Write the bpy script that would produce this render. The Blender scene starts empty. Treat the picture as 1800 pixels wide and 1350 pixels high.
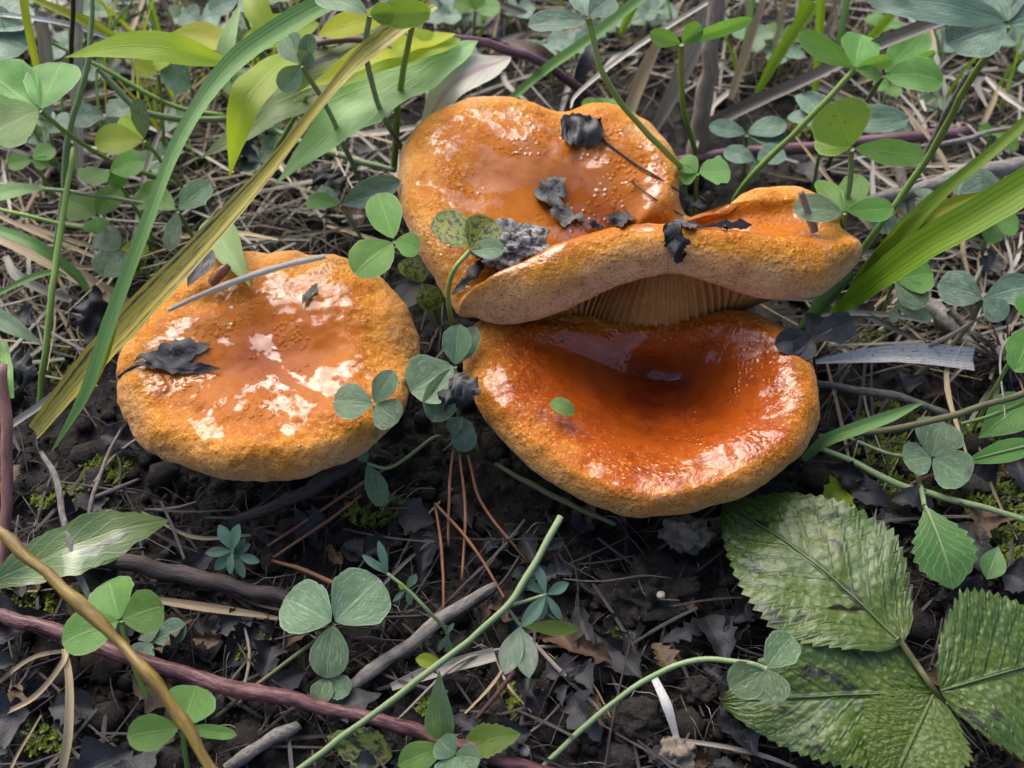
import bpy, math, random
import numpy as np
from mathutils import Vector, noise as mn
random.seed(7)
rng = random.Random(11)
sc = bpy.context.scene
COL = sc.collection

# ------------------------------------------------------------------ camera
H, PITCH, HFOV = 0.27, math.radians(52), math.radians(50)
FPX = 900 / math.tan(HFOV / 2)
cam_d = bpy.data.cameras.new('camera'); cam = bpy.data.objects.new('camera', cam_d); COL.objects.link(cam)
cam.location = (0, 0, H); cam.rotation_euler = (math.pi / 2 - PITCH, 0, 0)
cam_d.angle = HFOV; cam_d.sensor_fit = 'HORIZONTAL'; cam_d.clip_start = 0.005; cam_d.clip_end = 200
cam_d.dof.use_dof = True; cam_d.dof.focus_distance = 0.29; cam_d.dof.aperture_fstop = 16
sc.camera = cam
# ------------------------------------------------------------------ light
SUN_EL, SUN_AZ = math.radians(47), math.radians(-28)      # azimuth from +y (behind the mushrooms), towards -x
wd = bpy.data.worlds.new('World'); sc.world = wd; wd.use_nodes = True
wn = wd.node_tree; bg = wn.nodes['Background']
sky = wn.nodes.new('ShaderNodeTexSky'); sky.sky_type = 'NISHITA'; sky.sun_disc = False
sky.sun_elevation = SUN_EL; sky.sun_rotation = SUN_AZ; sky.air_density = 0.7; sky.dust_density = 5.0; sky.ozone_density = 1.0
wn.links.new(sky.outputs[0], bg.inputs[0]); bg.inputs[1].default_value = 0.13
sun_d = bpy.data.lights.new('sun', 'SUN'); sun_d.energy = 1.5; sun_d.angle = math.radians(58); sun_d.color = (1.0, 0.985, 0.975)
sun = bpy.data.objects.new('sun', sun_d); COL.objects.link(sun)
sdir = Vector((math.sin(SUN_AZ) * math.cos(SUN_EL), math.cos(SUN_AZ) * math.cos(SUN_EL), math.sin(SUN_EL)))
sun.rotation_euler = sdir.to_track_quat('Z', 'Y').to_euler(); sun.location = sdir * 3
vs = sc.view_settings; vs.view_transform = 'Standard'; vs.look = 'None'; vs.exposure = 1.0; vs.gamma = 1.0; vs.use_curve_mapping = False
sc.render.engine = 'CYCLES'; sc.cycles.use_denoising = True
sc.cycles.adaptive_threshold = 0.025; sc.cycles.max_bounces = 6; sc.cycles.transmission_bounces = 4; sc.cycles.sample_clamp_indirect = 4

# ------------------------------------------------------------------ pixel helpers
CAMP = Vector((0, 0, H))
FW = Vector((0, math.cos(PITCH), -math.sin(PITCH))); UPV = Vector((0, math.sin(PITCH), math.cos(PITCH))); RT = Vector((1, 0, 0))
def ray(px, py): return (FW + RT * ((px - 900) / FPX) - UPV * ((py - 675) / FPX))
def W(px, py, z):                       # photo pixel + height in cm -> world point
    d = ray(px, py); t = (z * 0.01 - H) / d.z
    return CAMP + d * t
def pxm(p): return (Vector(p) - CAMP).dot(FW) / FPX      # metres per pixel at p
def gz(x, y):
    return 0.0028 * mn.noise((x * 22, y * 22, 1.7)) + 0.0012 * mn.noise((x * 70, y * 70, 4.1))
def G(px, py, dz=0.0):                  # pixel on the ground
    p = W(px, py, 0)
    for _ in range(3): p = W(px, py, gz(p.x, p.y) * 100 + dz)
    return p
def crom(P, n, closed=False):
    P = [np.array(p, float) for p in P]; m = len(P)
    if m == 2 and not closed: return [P[0] + (P[1] - P[0]) * i / (n - 1) for i in range(n)]
    out = []
    for i in range(n):
        if closed:
            u = i / n * m; k = int(u) % m; f = u - int(u)
            a, b, c, d = P[k - 1], P[k], P[(k + 1) % m], P[(k + 2) % m]
        else:
            u = i / (n - 1) * (m - 1); k = min(int(u), m - 2); f = u - k
            b, c = P[k], P[k + 1]; a = P[k - 1] if k > 0 else 2 * b - c; d = P[k + 2] if k + 2 < m else 2 * c - b
        out.append(0.5 * (2 * b + (c - a) * f + (2 * a - 5 * b + 4 * c - d) * f * f + (3 * b - a - 3 * c + d) * f ** 3))
    return out

# ------------------------------------------------------------------ object helpers
def mesh_obj(name, verts, faces, mat, parent=None, uvs=None, origin=None, smooth=True, attrs=None):
    me = bpy.data.meshes.new(name)
    V = np.array(verts, float)
    if origin is not None: V = V - np.array(origin, float)
    me.from_pydata(V.tolist(), [], faces); 
    if smooth: me.polygons.foreach_set('use_smooth', [True] * len(me.polygons))
    if uvs is not None:
        l = me.uv_layers.new(name='UVMap'); idx = np.empty(len(me.loops), int); me.loops.foreach_get('vertex_index', idx)
        l.data.foreach_set('uv', np.array(uvs, float)[idx].ravel())
    for k, v in (attrs or {}).items():
        a = me.attributes.new(k, 'FLOAT', 'POINT'); a.data.foreach_set('value', np.array(v, float))
    if mat: me.materials.append(mat)
    me.update()
    o = bpy.data.objects.new(name, me); COL.objects.link(o)
    if parent is not None: o.parent = parent
    elif origin is not None: o.location = origin
    return o
def empty(name, loc):
    o = bpy.data.objects.new(name, None); COL.objects.link(o); o.location = loc; o.empty_display_size = 0.005
    return o
def tag(o, label=None, cat=None, group=None, kind=None):
    if label: o['label'] = label
    if cat: o['category'] = cat
    if group: o['group'] = group
    if kind: o['kind'] = kind
    return o
def grid_faces(nu, nv, closed=False):
    f = []
    for i in range(nu - 1):
        for j in range(nv if closed else nv - 1):
            j2 = (j + 1) % nv
            f.append((i * nv + j, i * nv + j2, (i + 1) * nv + j2, (i + 1) * nv + j))
    return f

# ------------------------------------------------------------------ materials
def new_mat(name):
    m = bpy.data.materials.new(name); m.use_nodes = True; m.node_tree.nodes.clear(); return m, m.node_tree
def N(nt, typ, ins=None, **props):
    n = nt.nodes.new('ShaderNode' + typ)
    for k, v in props.items(): setattr(n, k, v)
    for k, v in (ins or {}).items():
        s = n.inputs[k]
        if isinstance(v, bpy.types.NodeSocket): nt.links.new(v, s)
        else: s.default_value = v if not (isinstance(v, tuple) and len(v) == 3 and s.type == 'RGBA') else (*v, 1)
    return n
def MA(nt, op, a, b=0.0, c=None, clamp=False):
    n = nt.nodes.new('ShaderNodeMath'); n.operation = op; n.use_clamp = clamp
    for i, v in enumerate((a, b) if c is None else (a, b, c)):
        if isinstance(v, bpy.types.NodeSocket): nt.links.new(v, n.inputs[i])
        else: n.inputs[i].default_value = v
    return n.outputs[0]
def MIX(nt, f, a, b, mode='MIX'):
    n = nt.nodes.new('ShaderNodeMix'); n.data_type = 'RGBA'; n.blend_type = mode
    for s, v in ((n.inputs[0], f), (n.inputs[6], a), (n.inputs[7], b)):
        if isinstance(v, bpy.types.NodeSocket): nt.links.new(v, s)
        else: s.default_value = v if not isinstance(v, tuple) else (*v, 1)
    return n.outputs[2]
def STEP(nt, x, lo, hi):
    n = nt.nodes.new('ShaderNodeMapRange'); n.interpolation_type = 'SMOOTHSTEP'
    nt.links.new(x, n.inputs[0]); n.inputs[1].default_value = lo; n.inputs[2].default_value = hi
    return n.outputs[0]
def NOISE(nt, vec, scale, detail=3.0, rough=0.55, dist=0.0):
    n = N(nt, 'TexNoise', {'Vector': vec, 'Scale': scale, 'Detail': detail, 'Roughness': rough, 'Distortion': dist}); return n.outputs[0]
def RAMP(nt, f, stops):
    n = nt.nodes.new('ShaderNodeValToRGB'); nt.links.new(f, n.inputs[0]); e = n.color_ramp.elements
    while len(e) < len(stops): e.new(0.5)
    for q, (p, c) in zip(e, stops): q.position = p; q.color = (*c, 1)
    return n.outputs[0]
def BUMP(nt, h, strength, dist, normal=None):
    i = {'Height': h, 'Strength': strength, 'Distance': dist}
    if normal is not None: i['Normal'] = normal
    return N(nt, 'Bump', i).outputs[0]
def finish(nt, shader): 
    o = nt.nodes.new('ShaderNodeOutputMaterial'); nt.links.new(shader, o.inputs[0])

def leaf_mat(name, c1, c2, vein=None, vamt=0.5, nv=9, rough=0.5, trans=0.35, spot=None, edge=None, hair=0.0, coat=0.0, quilt=0.0, vary=0.25, crescent=0.0, mid=0.06):
    m, nt = new_mat(name)
    uv = N(nt, 'UVMap').outputs[0]; sp = N(nt, 'SeparateXYZ', {0: uv}); u, v = sp.outputs[0], sp.outputs[1]
    rnd = N(nt, 'ObjectInfo').outputs['Random']
    off = N(nt, 'CombineXYZ', {0: MA(nt, 'MULTIPLY', rnd, 37.0), 1: MA(nt, 'MULTIPLY', rnd, 91.0), 2: MA(nt, 'MULTIPLY', rnd, 53.0)}).outputs[0]
    vec = N(nt, 'VectorMath', {0: uv, 1: off}, operation='ADD').outputs[0]
    a = MA(nt, 'ABSOLUTE', MA(nt, 'MULTIPLY', MA(nt, 'SUBTRACT', v, 0.5), 2.0))
    col = MIX(nt, STEP(nt, NOISE(nt, vec, 3.5, 4), 0.3, 0.7), c1, c2)
    fine = NOISE(nt, vec, 40, 3)
    col = MIX(nt, MA(nt, 'MULTIPLY', fine, 0.45), col, (c1[0] * 0.45, c1[1] * 0.5, c1[2] * 0.45))
    ph = MA(nt, 'ADD', MA(nt, 'SUBTRACT', MA(nt, 'MULTIPLY', u, float(nv)), MA(nt, 'MULTIPLY', a, nv * 0.38)), MA(nt, 'MULTIPLY', NOISE(nt, vec, 4, 2), 0.25))
    w = MA(nt, 'ABSOLUTE', MA(nt, 'SUBTRACT', MA(nt, 'FRACT', ph), 0.5))
    side = MA(nt, 'SUBTRACT', 1.0, STEP(nt, w, 0.02, 0.14))
    midr = MA(nt, 'SUBTRACT', 1.0, STEP(nt, a, mid * 0.4, mid))
    vv = MA(nt, 'MAXIMUM', MA(nt, 'MULTIPLY', side, 0.55), midr)
    if vein: col = MIX(nt, MA(nt, 'MULTIPLY', vv, vamt), col, vein)
    if crescent:
        cr = MA(nt, 'ADD', u, MA(nt, 'MULTIPLY', a, 0.25)); cb = MA(nt, 'ABSOLUTE', MA(nt, 'SUBTRACT', cr, 0.55))
        col = MIX(nt, MA(nt, 'MULTIPLY', MA(nt, 'SUBTRACT', 1.0, STEP(nt, cb, 0.02, 0.12)), crescent), col, (0.30, 0.40, 0.30))
    if edge:
        ea = MA(nt, 'MAXIMUM', a, STEP(nt, u, 0.9, 1.0))
        col = MIX(nt, MA(nt, 'MULTIPLY', STEP(nt, ea, 0.90, 0.99), 0.7), col, edge)
    if spot:
        sn = NOISE(nt, vec, spot[1], 4, 0.6); col = MIX(nt, STEP(nt, sn, spot[2], spot[2] + 0.06), col, spot[0])
    hs = N(nt, 'HueSaturation', {'Color': col, 'Value': MA(nt, 'ADD', 1.0 - vary, MA(nt, 'MULTIPLY', rnd, 2 * vary)), 'Hue': MA(nt, 'ADD', 0.485, MA(nt, 'MULTIPLY', rnd, 0.03))})
    col = hs.outputs[0]
    hv = N(nt, 'VectorMath', {0: vec, 1: (5.0, 30.0, 1.0)}, operation='MULTIPLY').outputs[0]
    streak = NOISE(nt, hv, 1.0, 3, 0.7)
    if hair:
        col = MIX(nt, MA(nt, 'MULTIPLY', STEP(nt, streak, 0.50, 0.68), hair), col, (0.42, 0.52, 0.42))
        col = MIX(nt, MA(nt, 'MULTIPLY', STEP(nt, NOISE(nt, vec, 2.2, 5, 0.7), 0.57, 0.72), min(1.0, hair * 1.6)), col, (c1[0] * 0.35, c1[1] * 0.35, c1[2] * 0.45))
    hgt = MA(nt, 'ADD', MA(nt, 'MULTIPLY', vv, -0.8 if quilt else -0.4), MA(nt, 'MULTIPLY', streak, 0.5))
    nb = BUMP(nt, hgt, 0.5, 0.0004 + quilt * 0.0006)
    if quilt:
        vo = N(nt, 'TexVoronoi', {'Vector': N(nt, 'VectorMath', {0: vec, 1: (26.0, 20.0, 1.0)}, operation='MULTIPLY').outputs[0], 'Scale': 1.0}, feature='SMOOTH_F1').outputs[0]
        nb = BUMP(nt, MA(nt, 'MULTIPLY', vo, -1.0), quilt, 0.0009, nb)
        ve = N(nt, 'TexVoronoi', {'Vector': N(nt, 'VectorMath', {0: vec, 1: (26.0, 20.0, 1.0)}, operation='MULTIPLY').outputs[0], 'Scale': 1.0}, feature='DISTANCE_TO_EDGE').outputs[0]
        col = MIX(nt, MA(nt, 'MULTIPLY', MA(nt, 'SUBTRACT', 1.0, STEP(nt, ve, 0.02, 0.16)), 0.6), col, (c1[0] * 0.35, c1[1] * 0.45, c1[2] * 0.4))
    else:
        nb = BUMP(nt, fine, 0.35, 0.0004, nb)
    b = N(nt, 'BsdfPrincipled', {'Base Color': col, 'Roughness': rough, 'Normal': nb, 'Specular IOR Level': 0.45, 'Coat Weight': coat, 'Coat Roughness': 0.08})
    t = N(nt, 'BsdfTranslucent', {'Color': MIX(nt, 0.6, col, (min(1, c1[0] * 2.2 + 0.05), min(1, c1[1] * 2.0 + 0.06), 0.02))})
    finish(nt, N(nt, 'MixShader', {0: trans, 1: b.outputs[0], 2: t.outputs[0]}).outputs[0])
    return m

def blade_mat(name, c1, c2, c3=None, thr=0.62, rough=0.45, trans=0.25, vary=0.2, sc1=(2.5, 16.0), grain=0.5):
    m, nt = new_mat(name)
    uv = N(nt, 'UVMap').outputs[0]
    rnd = N(nt, 'ObjectInfo').outputs['Random']
    off = N(nt, 'CombineXYZ', {0: MA(nt, 'MULTIPLY', rnd, 37.0), 1: MA(nt, 'MULTIPLY', rnd, 91.0), 2: 0.0}).outputs[0]
    vec = N(nt, 'VectorMath', {0: uv, 1: off}, operation='ADD').outputs[0]
    st = NOISE(nt, N(nt, 'VectorMath', {0: vec, 1: (sc1[0], sc1[1], 1.0)}, operation='MULTIPLY').outputs[0], 1.0, 5, 0.65)
    fi = NOISE(nt, N(nt, 'VectorMath', {0: vec, 1: (30.0, 24.0, 1.0)}, operation='MULTIPLY').outputs[0], 1.0, 4, 0.7)
    col = MIX(nt, STEP(nt, st, 0.35, 0.65), c1, c2)
    vv_ = N(nt, 'SeparateXYZ', {0: uv}).outputs[1]
    ln_ = MA(nt, 'ABSOLUTE', MA(nt, 'SUBTRACT', MA(nt, 'FRACT', MA(nt, 'ADD', MA(nt, 'MULTIPLY', vv_, 7.0), MA(nt, 'MULTIPLY', st, 0.25))), 0.5))
    col = MIX(nt, MA(nt, 'MULTIPLY', MA(nt, 'SUBTRACT', 1.0, STEP(nt, ln_, 0.05, 0.30)), 0.42), col, (c1[0] * 0.45, c1[1] * 0.5, c1[2] * 0.5))
    mr_ = MA(nt, 'SUBTRACT', 1.0, STEP(nt, MA(nt, 'ABSOLUTE', MA(nt, 'SUBTRACT', vv_, 0.5)), 0.015, 0.06))
    col = MIX(nt, MA(nt, 'MULTIPLY', mr_, 0.45), col, (min(0.7, c2[0] * 1.5), min(0.7, c2[1] * 1.4), min(0.7, c2[2] * 1.6)))
    if c3: col = MIX(nt, STEP(nt, MA(nt, 'ADD', MA(nt, 'MULTIPLY', st, 0.6), MA(nt, 'MULTIPLY', fi, 0.4)), thr, thr + 0.06), col, c3)
    col = MIX(nt, MA(nt, 'MULTIPLY', fi, grain), col, (c1[0] * 0.4, c1[1] * 0.4, c1[2] * 0.4))
    col = N(nt, 'HueSaturation', {'Color': col, 'Value': MA(nt, 'ADD', 1.0 - vary, MA(nt, 'MULTIPLY', rnd, 2 * vary))}).outputs[0]
    nb = BUMP(nt, st, 0.6, 0.0005)
    b = N(nt, 'BsdfPrincipled', {'Base Color': col, 'Roughness': rough, 'Normal': nb, 'Specular IOR Level': 0.4})
    t = N(nt, 'BsdfTranslucent', {'Color': col})
    finish(nt, N(nt, 'MixShader', {0: trans, 1: b.outputs[0], 2: t.outputs[0]}).outputs[0])
    return m

def soil_mat(name, c1, c2, c3, rough=0.75, scale=220):
    m, nt = new_mat(name); co = N(nt, 'TexCoord').outputs['Object']
    n1 = NOISE(nt, co, scale, 6, 0.65); n2 = NOISE(nt, co, scale * 0.12, 4); n3 = NOISE(nt, co, scale * 4, 3)
    col = MIX(nt, STEP(nt, n1, 0.35, 0.7), c1, c2); col = MIX(nt, STEP(nt, n2, 0.5, 0.7), col, c3)
    nb = BUMP(nt, MA(nt, 'ADD', n1, MA(nt, 'MULTIPLY', n3, 0.3)), 0.9, 0.0015)
    rg = MA(nt, 'SUBTRACT', rough, MA(nt, 'MULTIPLY', STEP(nt, n3, 0.55, 0.75), 0.3))
    b = N(nt, 'BsdfPrincipled', {'Base Color': col, 'Roughness': rg, 'Normal': nb, 'Specular IOR Level': 0.35})
    finish(nt, b.outputs[0]); return m

def cap_mat(name, deep, mid, rim, fuzz, wet=1.0, seed=0.0, wthr=0.46, cior=1.52):
    m, nt = new_mat(name); co = N(nt, 'TexCoord').outputs['Object']
    co = N(nt, 'VectorMath', {0: co, 1: (seed, seed * 1.7, 0.0)}, operation='ADD').outputs[0]
    rad = N(nt, 'Attribute', attribute_name='rad').outputs['Fac']; wat = N(nt, 'Attribute', attribute_name='wet').outputs['Fac']
    big = NOISE(nt, co, 55, 4, 0.6); med = NOISE(nt, co, 260, 4, 0.65); fin = NOISE(nt, co, 1400, 3, 0.75)
    rr = MA(nt, 'ADD', rad, MA(nt, 'MULTIPLY', MA(nt, 'SUBTRACT', big, 0.5), 0.95))
    rr = MA(nt, 'ADD', rr, MA(nt, 'MULTIPLY', MA(nt, 'SUBTRACT', med, 0.5), 0.35))
    rr = MA(nt, 'MULTIPLY', rr, 0.5)
    col = RAMP(nt, rr, [(0.05, deep), (0.30, mid), (0.44, mid), (0.55, rim), (0.74, fuzz), (1.0, (0.52, 0.36, 0.20))])
    col = MIX(nt, MA(nt, 'MULTIPLY', STEP(nt, med, 0.45, 0.75), 0.45), col, (deep[0] * 1.0, deep[1] * 0.9, deep[2] * 0.7))
    mot = STEP(nt, fin, 0.52, 0.66)
    col = MIX(nt, MA(nt, 'MULTIPLY', mot, MA(nt, 'ADD', 0.34, MA(nt, 'MULTIPLY', STEP(nt, rad, 0.7, 1.3), 0.36))), col, (deep[0] * 0.62, deep[1] * 0.85, deep[2] + 0.01))
    gold = MA(nt, 'MULTIPLY', STEP(nt, NOISE(nt, co, 900, 3, 0.7), 0.55, 0.66), MA(nt, 'MULTIPLY', STEP(nt, rad, 0.55, 1.0), MA(nt, 'SUBTRACT', 1.0, STEP(nt, rad, 1.35, 1.7))))
    col = MIX(nt, MA(nt, 'MULTIPLY', gold, 0.65), col, (0.74, 0.38, 0.07))
    # wet film: gathers inside the cap, breaks up towards the rough rim
    wn_ = NOISE(nt, co, 38, 4, 0.55, 0.7)
    wm = MA(nt, 'ADD', wn_, MA(nt, 'MULTIPLY', MA(nt, 'SUBTRACT', NOISE(nt, co, 240, 3), 0.5), 0.22))
    wm = STEP(nt, MA(nt, 'ADD', wm, MA(nt, 'MULTIPLY', MA(nt, 'SUBTRACT', wat, 1.0), 0.30)), wthr, wthr + 0.03)
    wm = MA(nt, 'MULTIPLY', wm, wet)
    wave = NOISE(nt, co, 85, 2, 0.5)
    vo = N(nt, 'TexVoronoi', {'Vector': co, 'Scale': 620.0, 'Randomness': 1.0}, feature='SMOOTH_F1').outputs[0]
    drops = MA(nt, 'MULTIPLY', MA(nt, 'SUBTRACT', 1.0, STEP(nt, vo, 0.12, 0.42)), STEP(nt, NOISE(nt, co, 75, 2), 0.48, 0.62))
    rimk = STEP(nt, rad, 0.70, 1.15)
    nb = BUMP(nt, wave, 0.22, 0.0016)
    wr = NOISE(nt, co, 150, 3, 0.6, 1.6)
    nb = N(nt, 'Bump', {'Height': wr, 'Distance': 0.0011, 'Normal': nb, 'Strength': MA(nt, 'MULTIPLY', STEP(nt, MA(nt, 'ADD', rad, MA(nt, 'MULTIPLY', NOISE(nt, co, 30, 2), 0.7)), 0.75, 1.35), 0.42)}).outputs[0]
    nb = BUMP(nt, drops, 0.5, 0.0006, nb)
    gran = MA(nt, 'ADD', NOISE(nt, co, 520, 3, 0.6), MA(nt, 'MULTIPLY', fin, 0.5))
    gs = N(nt, 'Bump', {'Height': gran, 'Distance': 0.0013, 'Normal': nb, 'Strength': MA(nt, 'MULTIPLY', MA(nt, 'ADD', 0.15, rimk), 0.45)}).outputs[0]
    cn = N(nt, 'Bump', {'Height': MA(nt, 'ADD', gran, 0.0), 'Distance': 0.0009, 'Normal': nb, 'Strength': MA(nt, 'MULTIPLY', rimk, 0.30)}).outputs[0]
    b = N(nt, 'BsdfPrincipled', {'Base Color': col, 'Roughness': MA(nt, 'SUBTRACT', 0.55, MA(nt, 'MULTIPLY', wm, 0.15)), 'Normal': gs, 'Specular IOR Level': 0.12,
          'Coat Weight': MA(nt, 'ADD', MA(nt, 'MULTIPLY', wm, 0.95), MA(nt, 'MULTIPLY', MA(nt, 'SUBTRACT', 1.0, STEP(nt, rad, 1.15, 1.4)), 0.05), clamp=True),
          'Coat Roughness': 0.035, 'Coat IOR': cior, 'Coat Normal': cn,
          'Subsurface Weight': 0.08, 'Subsurface Radius': (0.8, 0.28, 0.06), 'Subsurface Scale': 0.004,
          'Sheen Weight': MA(nt, 'MULTIPLY', STEP(nt, rad, 1.1, 1.6), 0.15), 'Sheen Roughness': 0.5, 'Sheen Tint': (1.0, 0.8, 0.55)})
    finish(nt, b.outputs[0]); return m

def plain_mat(name, c1, c2, scale=300, rough=0.6, bump=0.5, spec=0.4, stretch=None, coat=0.0, vary=0.15):
    m, nt = new_mat(name)
    if stretch:
        co = N(nt, 'VectorMath', {0: N(nt, 'UVMap').outputs[0], 1: stretch}, operation='MULTIPLY').outputs[0]; scale = 1.0
    else: co = N(nt, 'TexCoord').outputs['Object']
    rnd = N(nt, 'ObjectInfo').outputs['Random']
    co = N(nt, 'VectorMath', {0: co, 1: N(nt, 'CombineXYZ', {0: MA(nt, 'MULTIPLY', rnd, 50.0), 1: MA(nt, 'MULTIPLY', rnd, 70.0), 2: 0.0}).outputs[0]}, operation='ADD').outputs[0]
    n1 = NOISE(nt, co, scale, 5, 0.65); n2 = NOISE(nt, co, scale * 5, 3)
    col = MIX(nt, STEP(nt, n1, 0.35, 0.65), c1, c2); col = MIX(nt, MA(nt, 'MULTIPLY', n2, 0.4), col, (c1[0] * 0.3, c1[1] * 0.3, c1[2] * 0.3))
    col = N(nt, 'HueSaturation', {'Color': col, 'Value': MA(nt, 'ADD', 1.0 - vary, MA(nt, 'MULTIPLY', rnd, 2 * vary))}).outputs[0]
    nb = BUMP(nt, MA(nt, 'ADD', n1, MA(nt, 'MULTIPLY', n2, 0.4)), bump, 0.0008)
    b = N(nt, 'BsdfPrincipled', {'Base Color': col, 'Roughness': rough, 'Normal': nb, 'Specular IOR Level': spec, 'Coat Weight': coat, 'Coat Roughness': 0.15})
    finish(nt, b.outputs[0]); return m

M = {}
M['soil'] = soil_mat('dark_soil', (0.006, 0.005, 0.005), (0.019, 0.015, 0.012), (0.012, 0.009, 0.007))
M['crumb'] = soil_mat('soil_crumb', (0.010, 0.008, 0.007), (0.042, 0.032, 0.024), (0.022, 0.015, 0.011), 0.8, 500)
M['cl_grey'] = leaf_mat('clover_grey_green', (0.097, 0.173, 0.081), (0.135, 0.221, 0.113), (0.20, 0.30, 0.16), 0.55, 14, 0.55, 0.18, edge=(0.22, 0.30, 0.20), hair=0.45)
M['cl_teal'] = leaf_mat('clover_blue_green', (0.075, 0.145, 0.090), (0.115, 0.200, 0.135), (0.19, 0.29, 0.21), 0.5, 14, 0.5, 0.15, edge=(0.18, 0.27, 0.22), hair=0.45, crescent=0.15)
M['cl_green'] = leaf_mat('clover_fresh_green', (0.103, 0.262, 0.041), (0.152, 0.331, 0.055), (0.24, 0.38, 0.11), 0.6, 14, 0.5, 0.38, edge=(0.25, 0.36, 0.15), hair=0.18)
M['cl_yell'] = leaf_mat('clover_yellow_green', (0.286, 0.416, 0.026), (0.390, 0.468, 0.039), (0.30, 0.38, 0.06), 0.3, 16, 0.5, 0.5, hair=0.05)
M['cl_spot'] = leaf_mat('clover_spotted_green', (0.13, 0.23, 0.03), (0.17, 0.27, 0.04), (0.22, 0.32, 0.08), 0.4, 16, 0.5, 0.4, spot=((0.02, 0.02, 0.01), 9.0, 0.635), edge=(0.28, 0.38, 0.15))
M['cl_mott'] = leaf_mat('blackened_yellow_leaf', (0.22, 0.26, 0.02), (0.10, 0.22, 0.05), None, 0, 12, 0.5, 0.2, spot=((0.018, 0.018, 0.014), 9.0, 0.50))
M['cl_pale'] = leaf_mat('pale_bleached_leaf', (0.30, 0.38, 0.28), (0.14, 0.25, 0.15), None, 0, 12, 0.55, 0.2, spot=((0.40, 0.36, 0.28), 6.0, 0.58))
M['sprig'] = leaf_mat('sprig_blue_green', (0.080, 0.165, 0.115), (0.11, 0.21, 0.15), (0.16, 0.26, 0.18), 0.3, 8, 0.5, 0.2)
M['lance_y'] = leaf_mat('lance_leaf_yellow', (0.630, 0.630, 0.030), (0.450, 0.570, 0.044), (0.45, 0.46, 0.10), 0.4, 12, 0.45, 0.45, spot=((0.10, 0.07, 0.02), 14.0, 0.70))
M['lance_yg'] = leaf_mat('lance_leaf_lime', (0.324, 0.502, 0.049), (0.454, 0.599, 0.065), (0.40, 0.45, 0.15), 0.5, 12, 0.45, 0.45, spot=((0.08, 0.08, 0.02), 16.0, 0.71))
M['lance_g'] = leaf_mat('lance_leaf_sage', (0.186, 0.331, 0.107), (0.251, 0.381, 0.136), (0.26, 0.34, 0.16), 0.6, 10, 0.5, 0.25, spot=((0.05, 0.05, 0.03), 14.0, 0.70))
M['lance_p'] = leaf_mat('lance_leaf_pale_purple', (0.50, 0.52, 0.40), (0.56, 0.54, 0.46), (0.40, 0.20, 0.26), 0.7, 8, 0.55, 0.2, mid=0.22)
M['lance_o'] = leaf_mat('lance_leaf_olive_rot', (0.10, 0.15, 0.05), (0.15, 0.19, 0.06), (0.15, 0.15, 0.08), 0.3, 8, 0.55, 0.2, spot=((0.035, 0.02, 0.02), 5.0, 0.57))
M['bramble'] = leaf_mat('bramble_leaf', (0.058, 0.122, 0.024), (0.110, 0.165, 0.018), (0.022, 0.050, 0.013), 0.8, 9, 0.42, 0.10, spot=((0.026, 0.015, 0.018), 6.0, 0.59), quilt=0.6, coat=0.10, vary=0.08)
M['cl_hairy'] = leaf_mat('clover_hairy', (0.070, 0.125, 0.045), (0.095, 0.150, 0.060), (0.15, 0.21, 0.11), 0.4, 12, 0.6, 0.15, edge=(0.25, 0.30, 0.20), hair=0.5)
M['bramble_y'] = leaf_mat('bramble_leaf_lime', (0.092, 0.155, 0.013), (0.075, 0.130, 0.018), (0.16, 0.22, 0.05), 0.4, 9, 0.5, 0.18, spot=((0.03, 0.02, 0.02), 7.0, 0.68), quilt=0.6, coat=0.08, vary=0.05)
M['wetleaf'] = leaf_mat('wet_green_leaf', (0.070, 0.185, 0.030), (0.100, 0.220, 0.045), (0.26, 0.36, 0.15), 0.7, 8, 0.25, 0.15, coat=1.0)
M['thistle'] = leaf_mat('long_pale_veined_leaf', (0.085, 0.165, 0.050), (0.17, 0.225, 0.05), (0.26, 0.32, 0.13), 0.45, 6, 0.3, 0.12, spot=((0.035, 0.025, 0.015), 4.0, 0.60), coat=0.9, mid=0.12)
M['dead'] = leaf_mat('blackened_dead_leaf', (0.014, 0.014, 0.018), (0.027, 0.026, 0.032), (0.05, 0.05, 0.06), 0.4, 8, 0.5, 0.0, spot=((0.05, 0.035, 0.025), 5.0, 0.64), hair=0.03)
M['dead_grey'] = leaf_mat('grey_dead_leaf', (0.060, 0.058, 0.060), (0.12, 0.115, 0.11), (0.16, 0.16, 0.15), 0.4, 8, 0.6, 0.0, spot=((0.02, 0.02, 0.02), 6.0, 0.55))
M['dead_brown'] = leaf_mat('brown_dead_leaf', (0.065, 0.035, 0.018), (0.12, 0.07, 0.035), (0.16, 0.10, 0.06), 0.4, 8, 0.6, 0.03, spot=((0.02, 0.015, 0.01), 6.0, 0.58))
M['g_green'] = blade_mat('grass_green', (0.151, 0.309, 0.079), (0.215, 0.388, 0.122), (0.33, 0.36, 0.16), 0.64)
M['g_lime'] = blade_mat('grass_lime', (0.170, 0.310, 0.015), (0.250, 0.400, 0.025), (0.34, 0.46, 0.10), 0.66, trans=0.4, grain=0.35)
M['g_yell'] = blade_mat('grass_yellow', (0.500, 0.525, 0.025), (0.375, 0.500, 0.037), (0.16, 0.10, 0.05), 0.60, trans=0.4)
M['g_strp'] = blade_mat('grass_striped_rot', (0.52, 0.38, 0.05), (0.26, 0.32, 0.08), (0.060, 0.042, 0.045), 0.51, sc1=(1.6, 6.0), trans=0.15, grain=0.25)
M['g_tan'] = blade_mat('straw_tan', (0.38, 0.28, 0.16), (0.56, 0.45, 0.28), (0.10, 0.06, 0.04), 0.60, 0.6, 0.1, sc1=(2.0, 10.0), vary=0.3)
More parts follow.
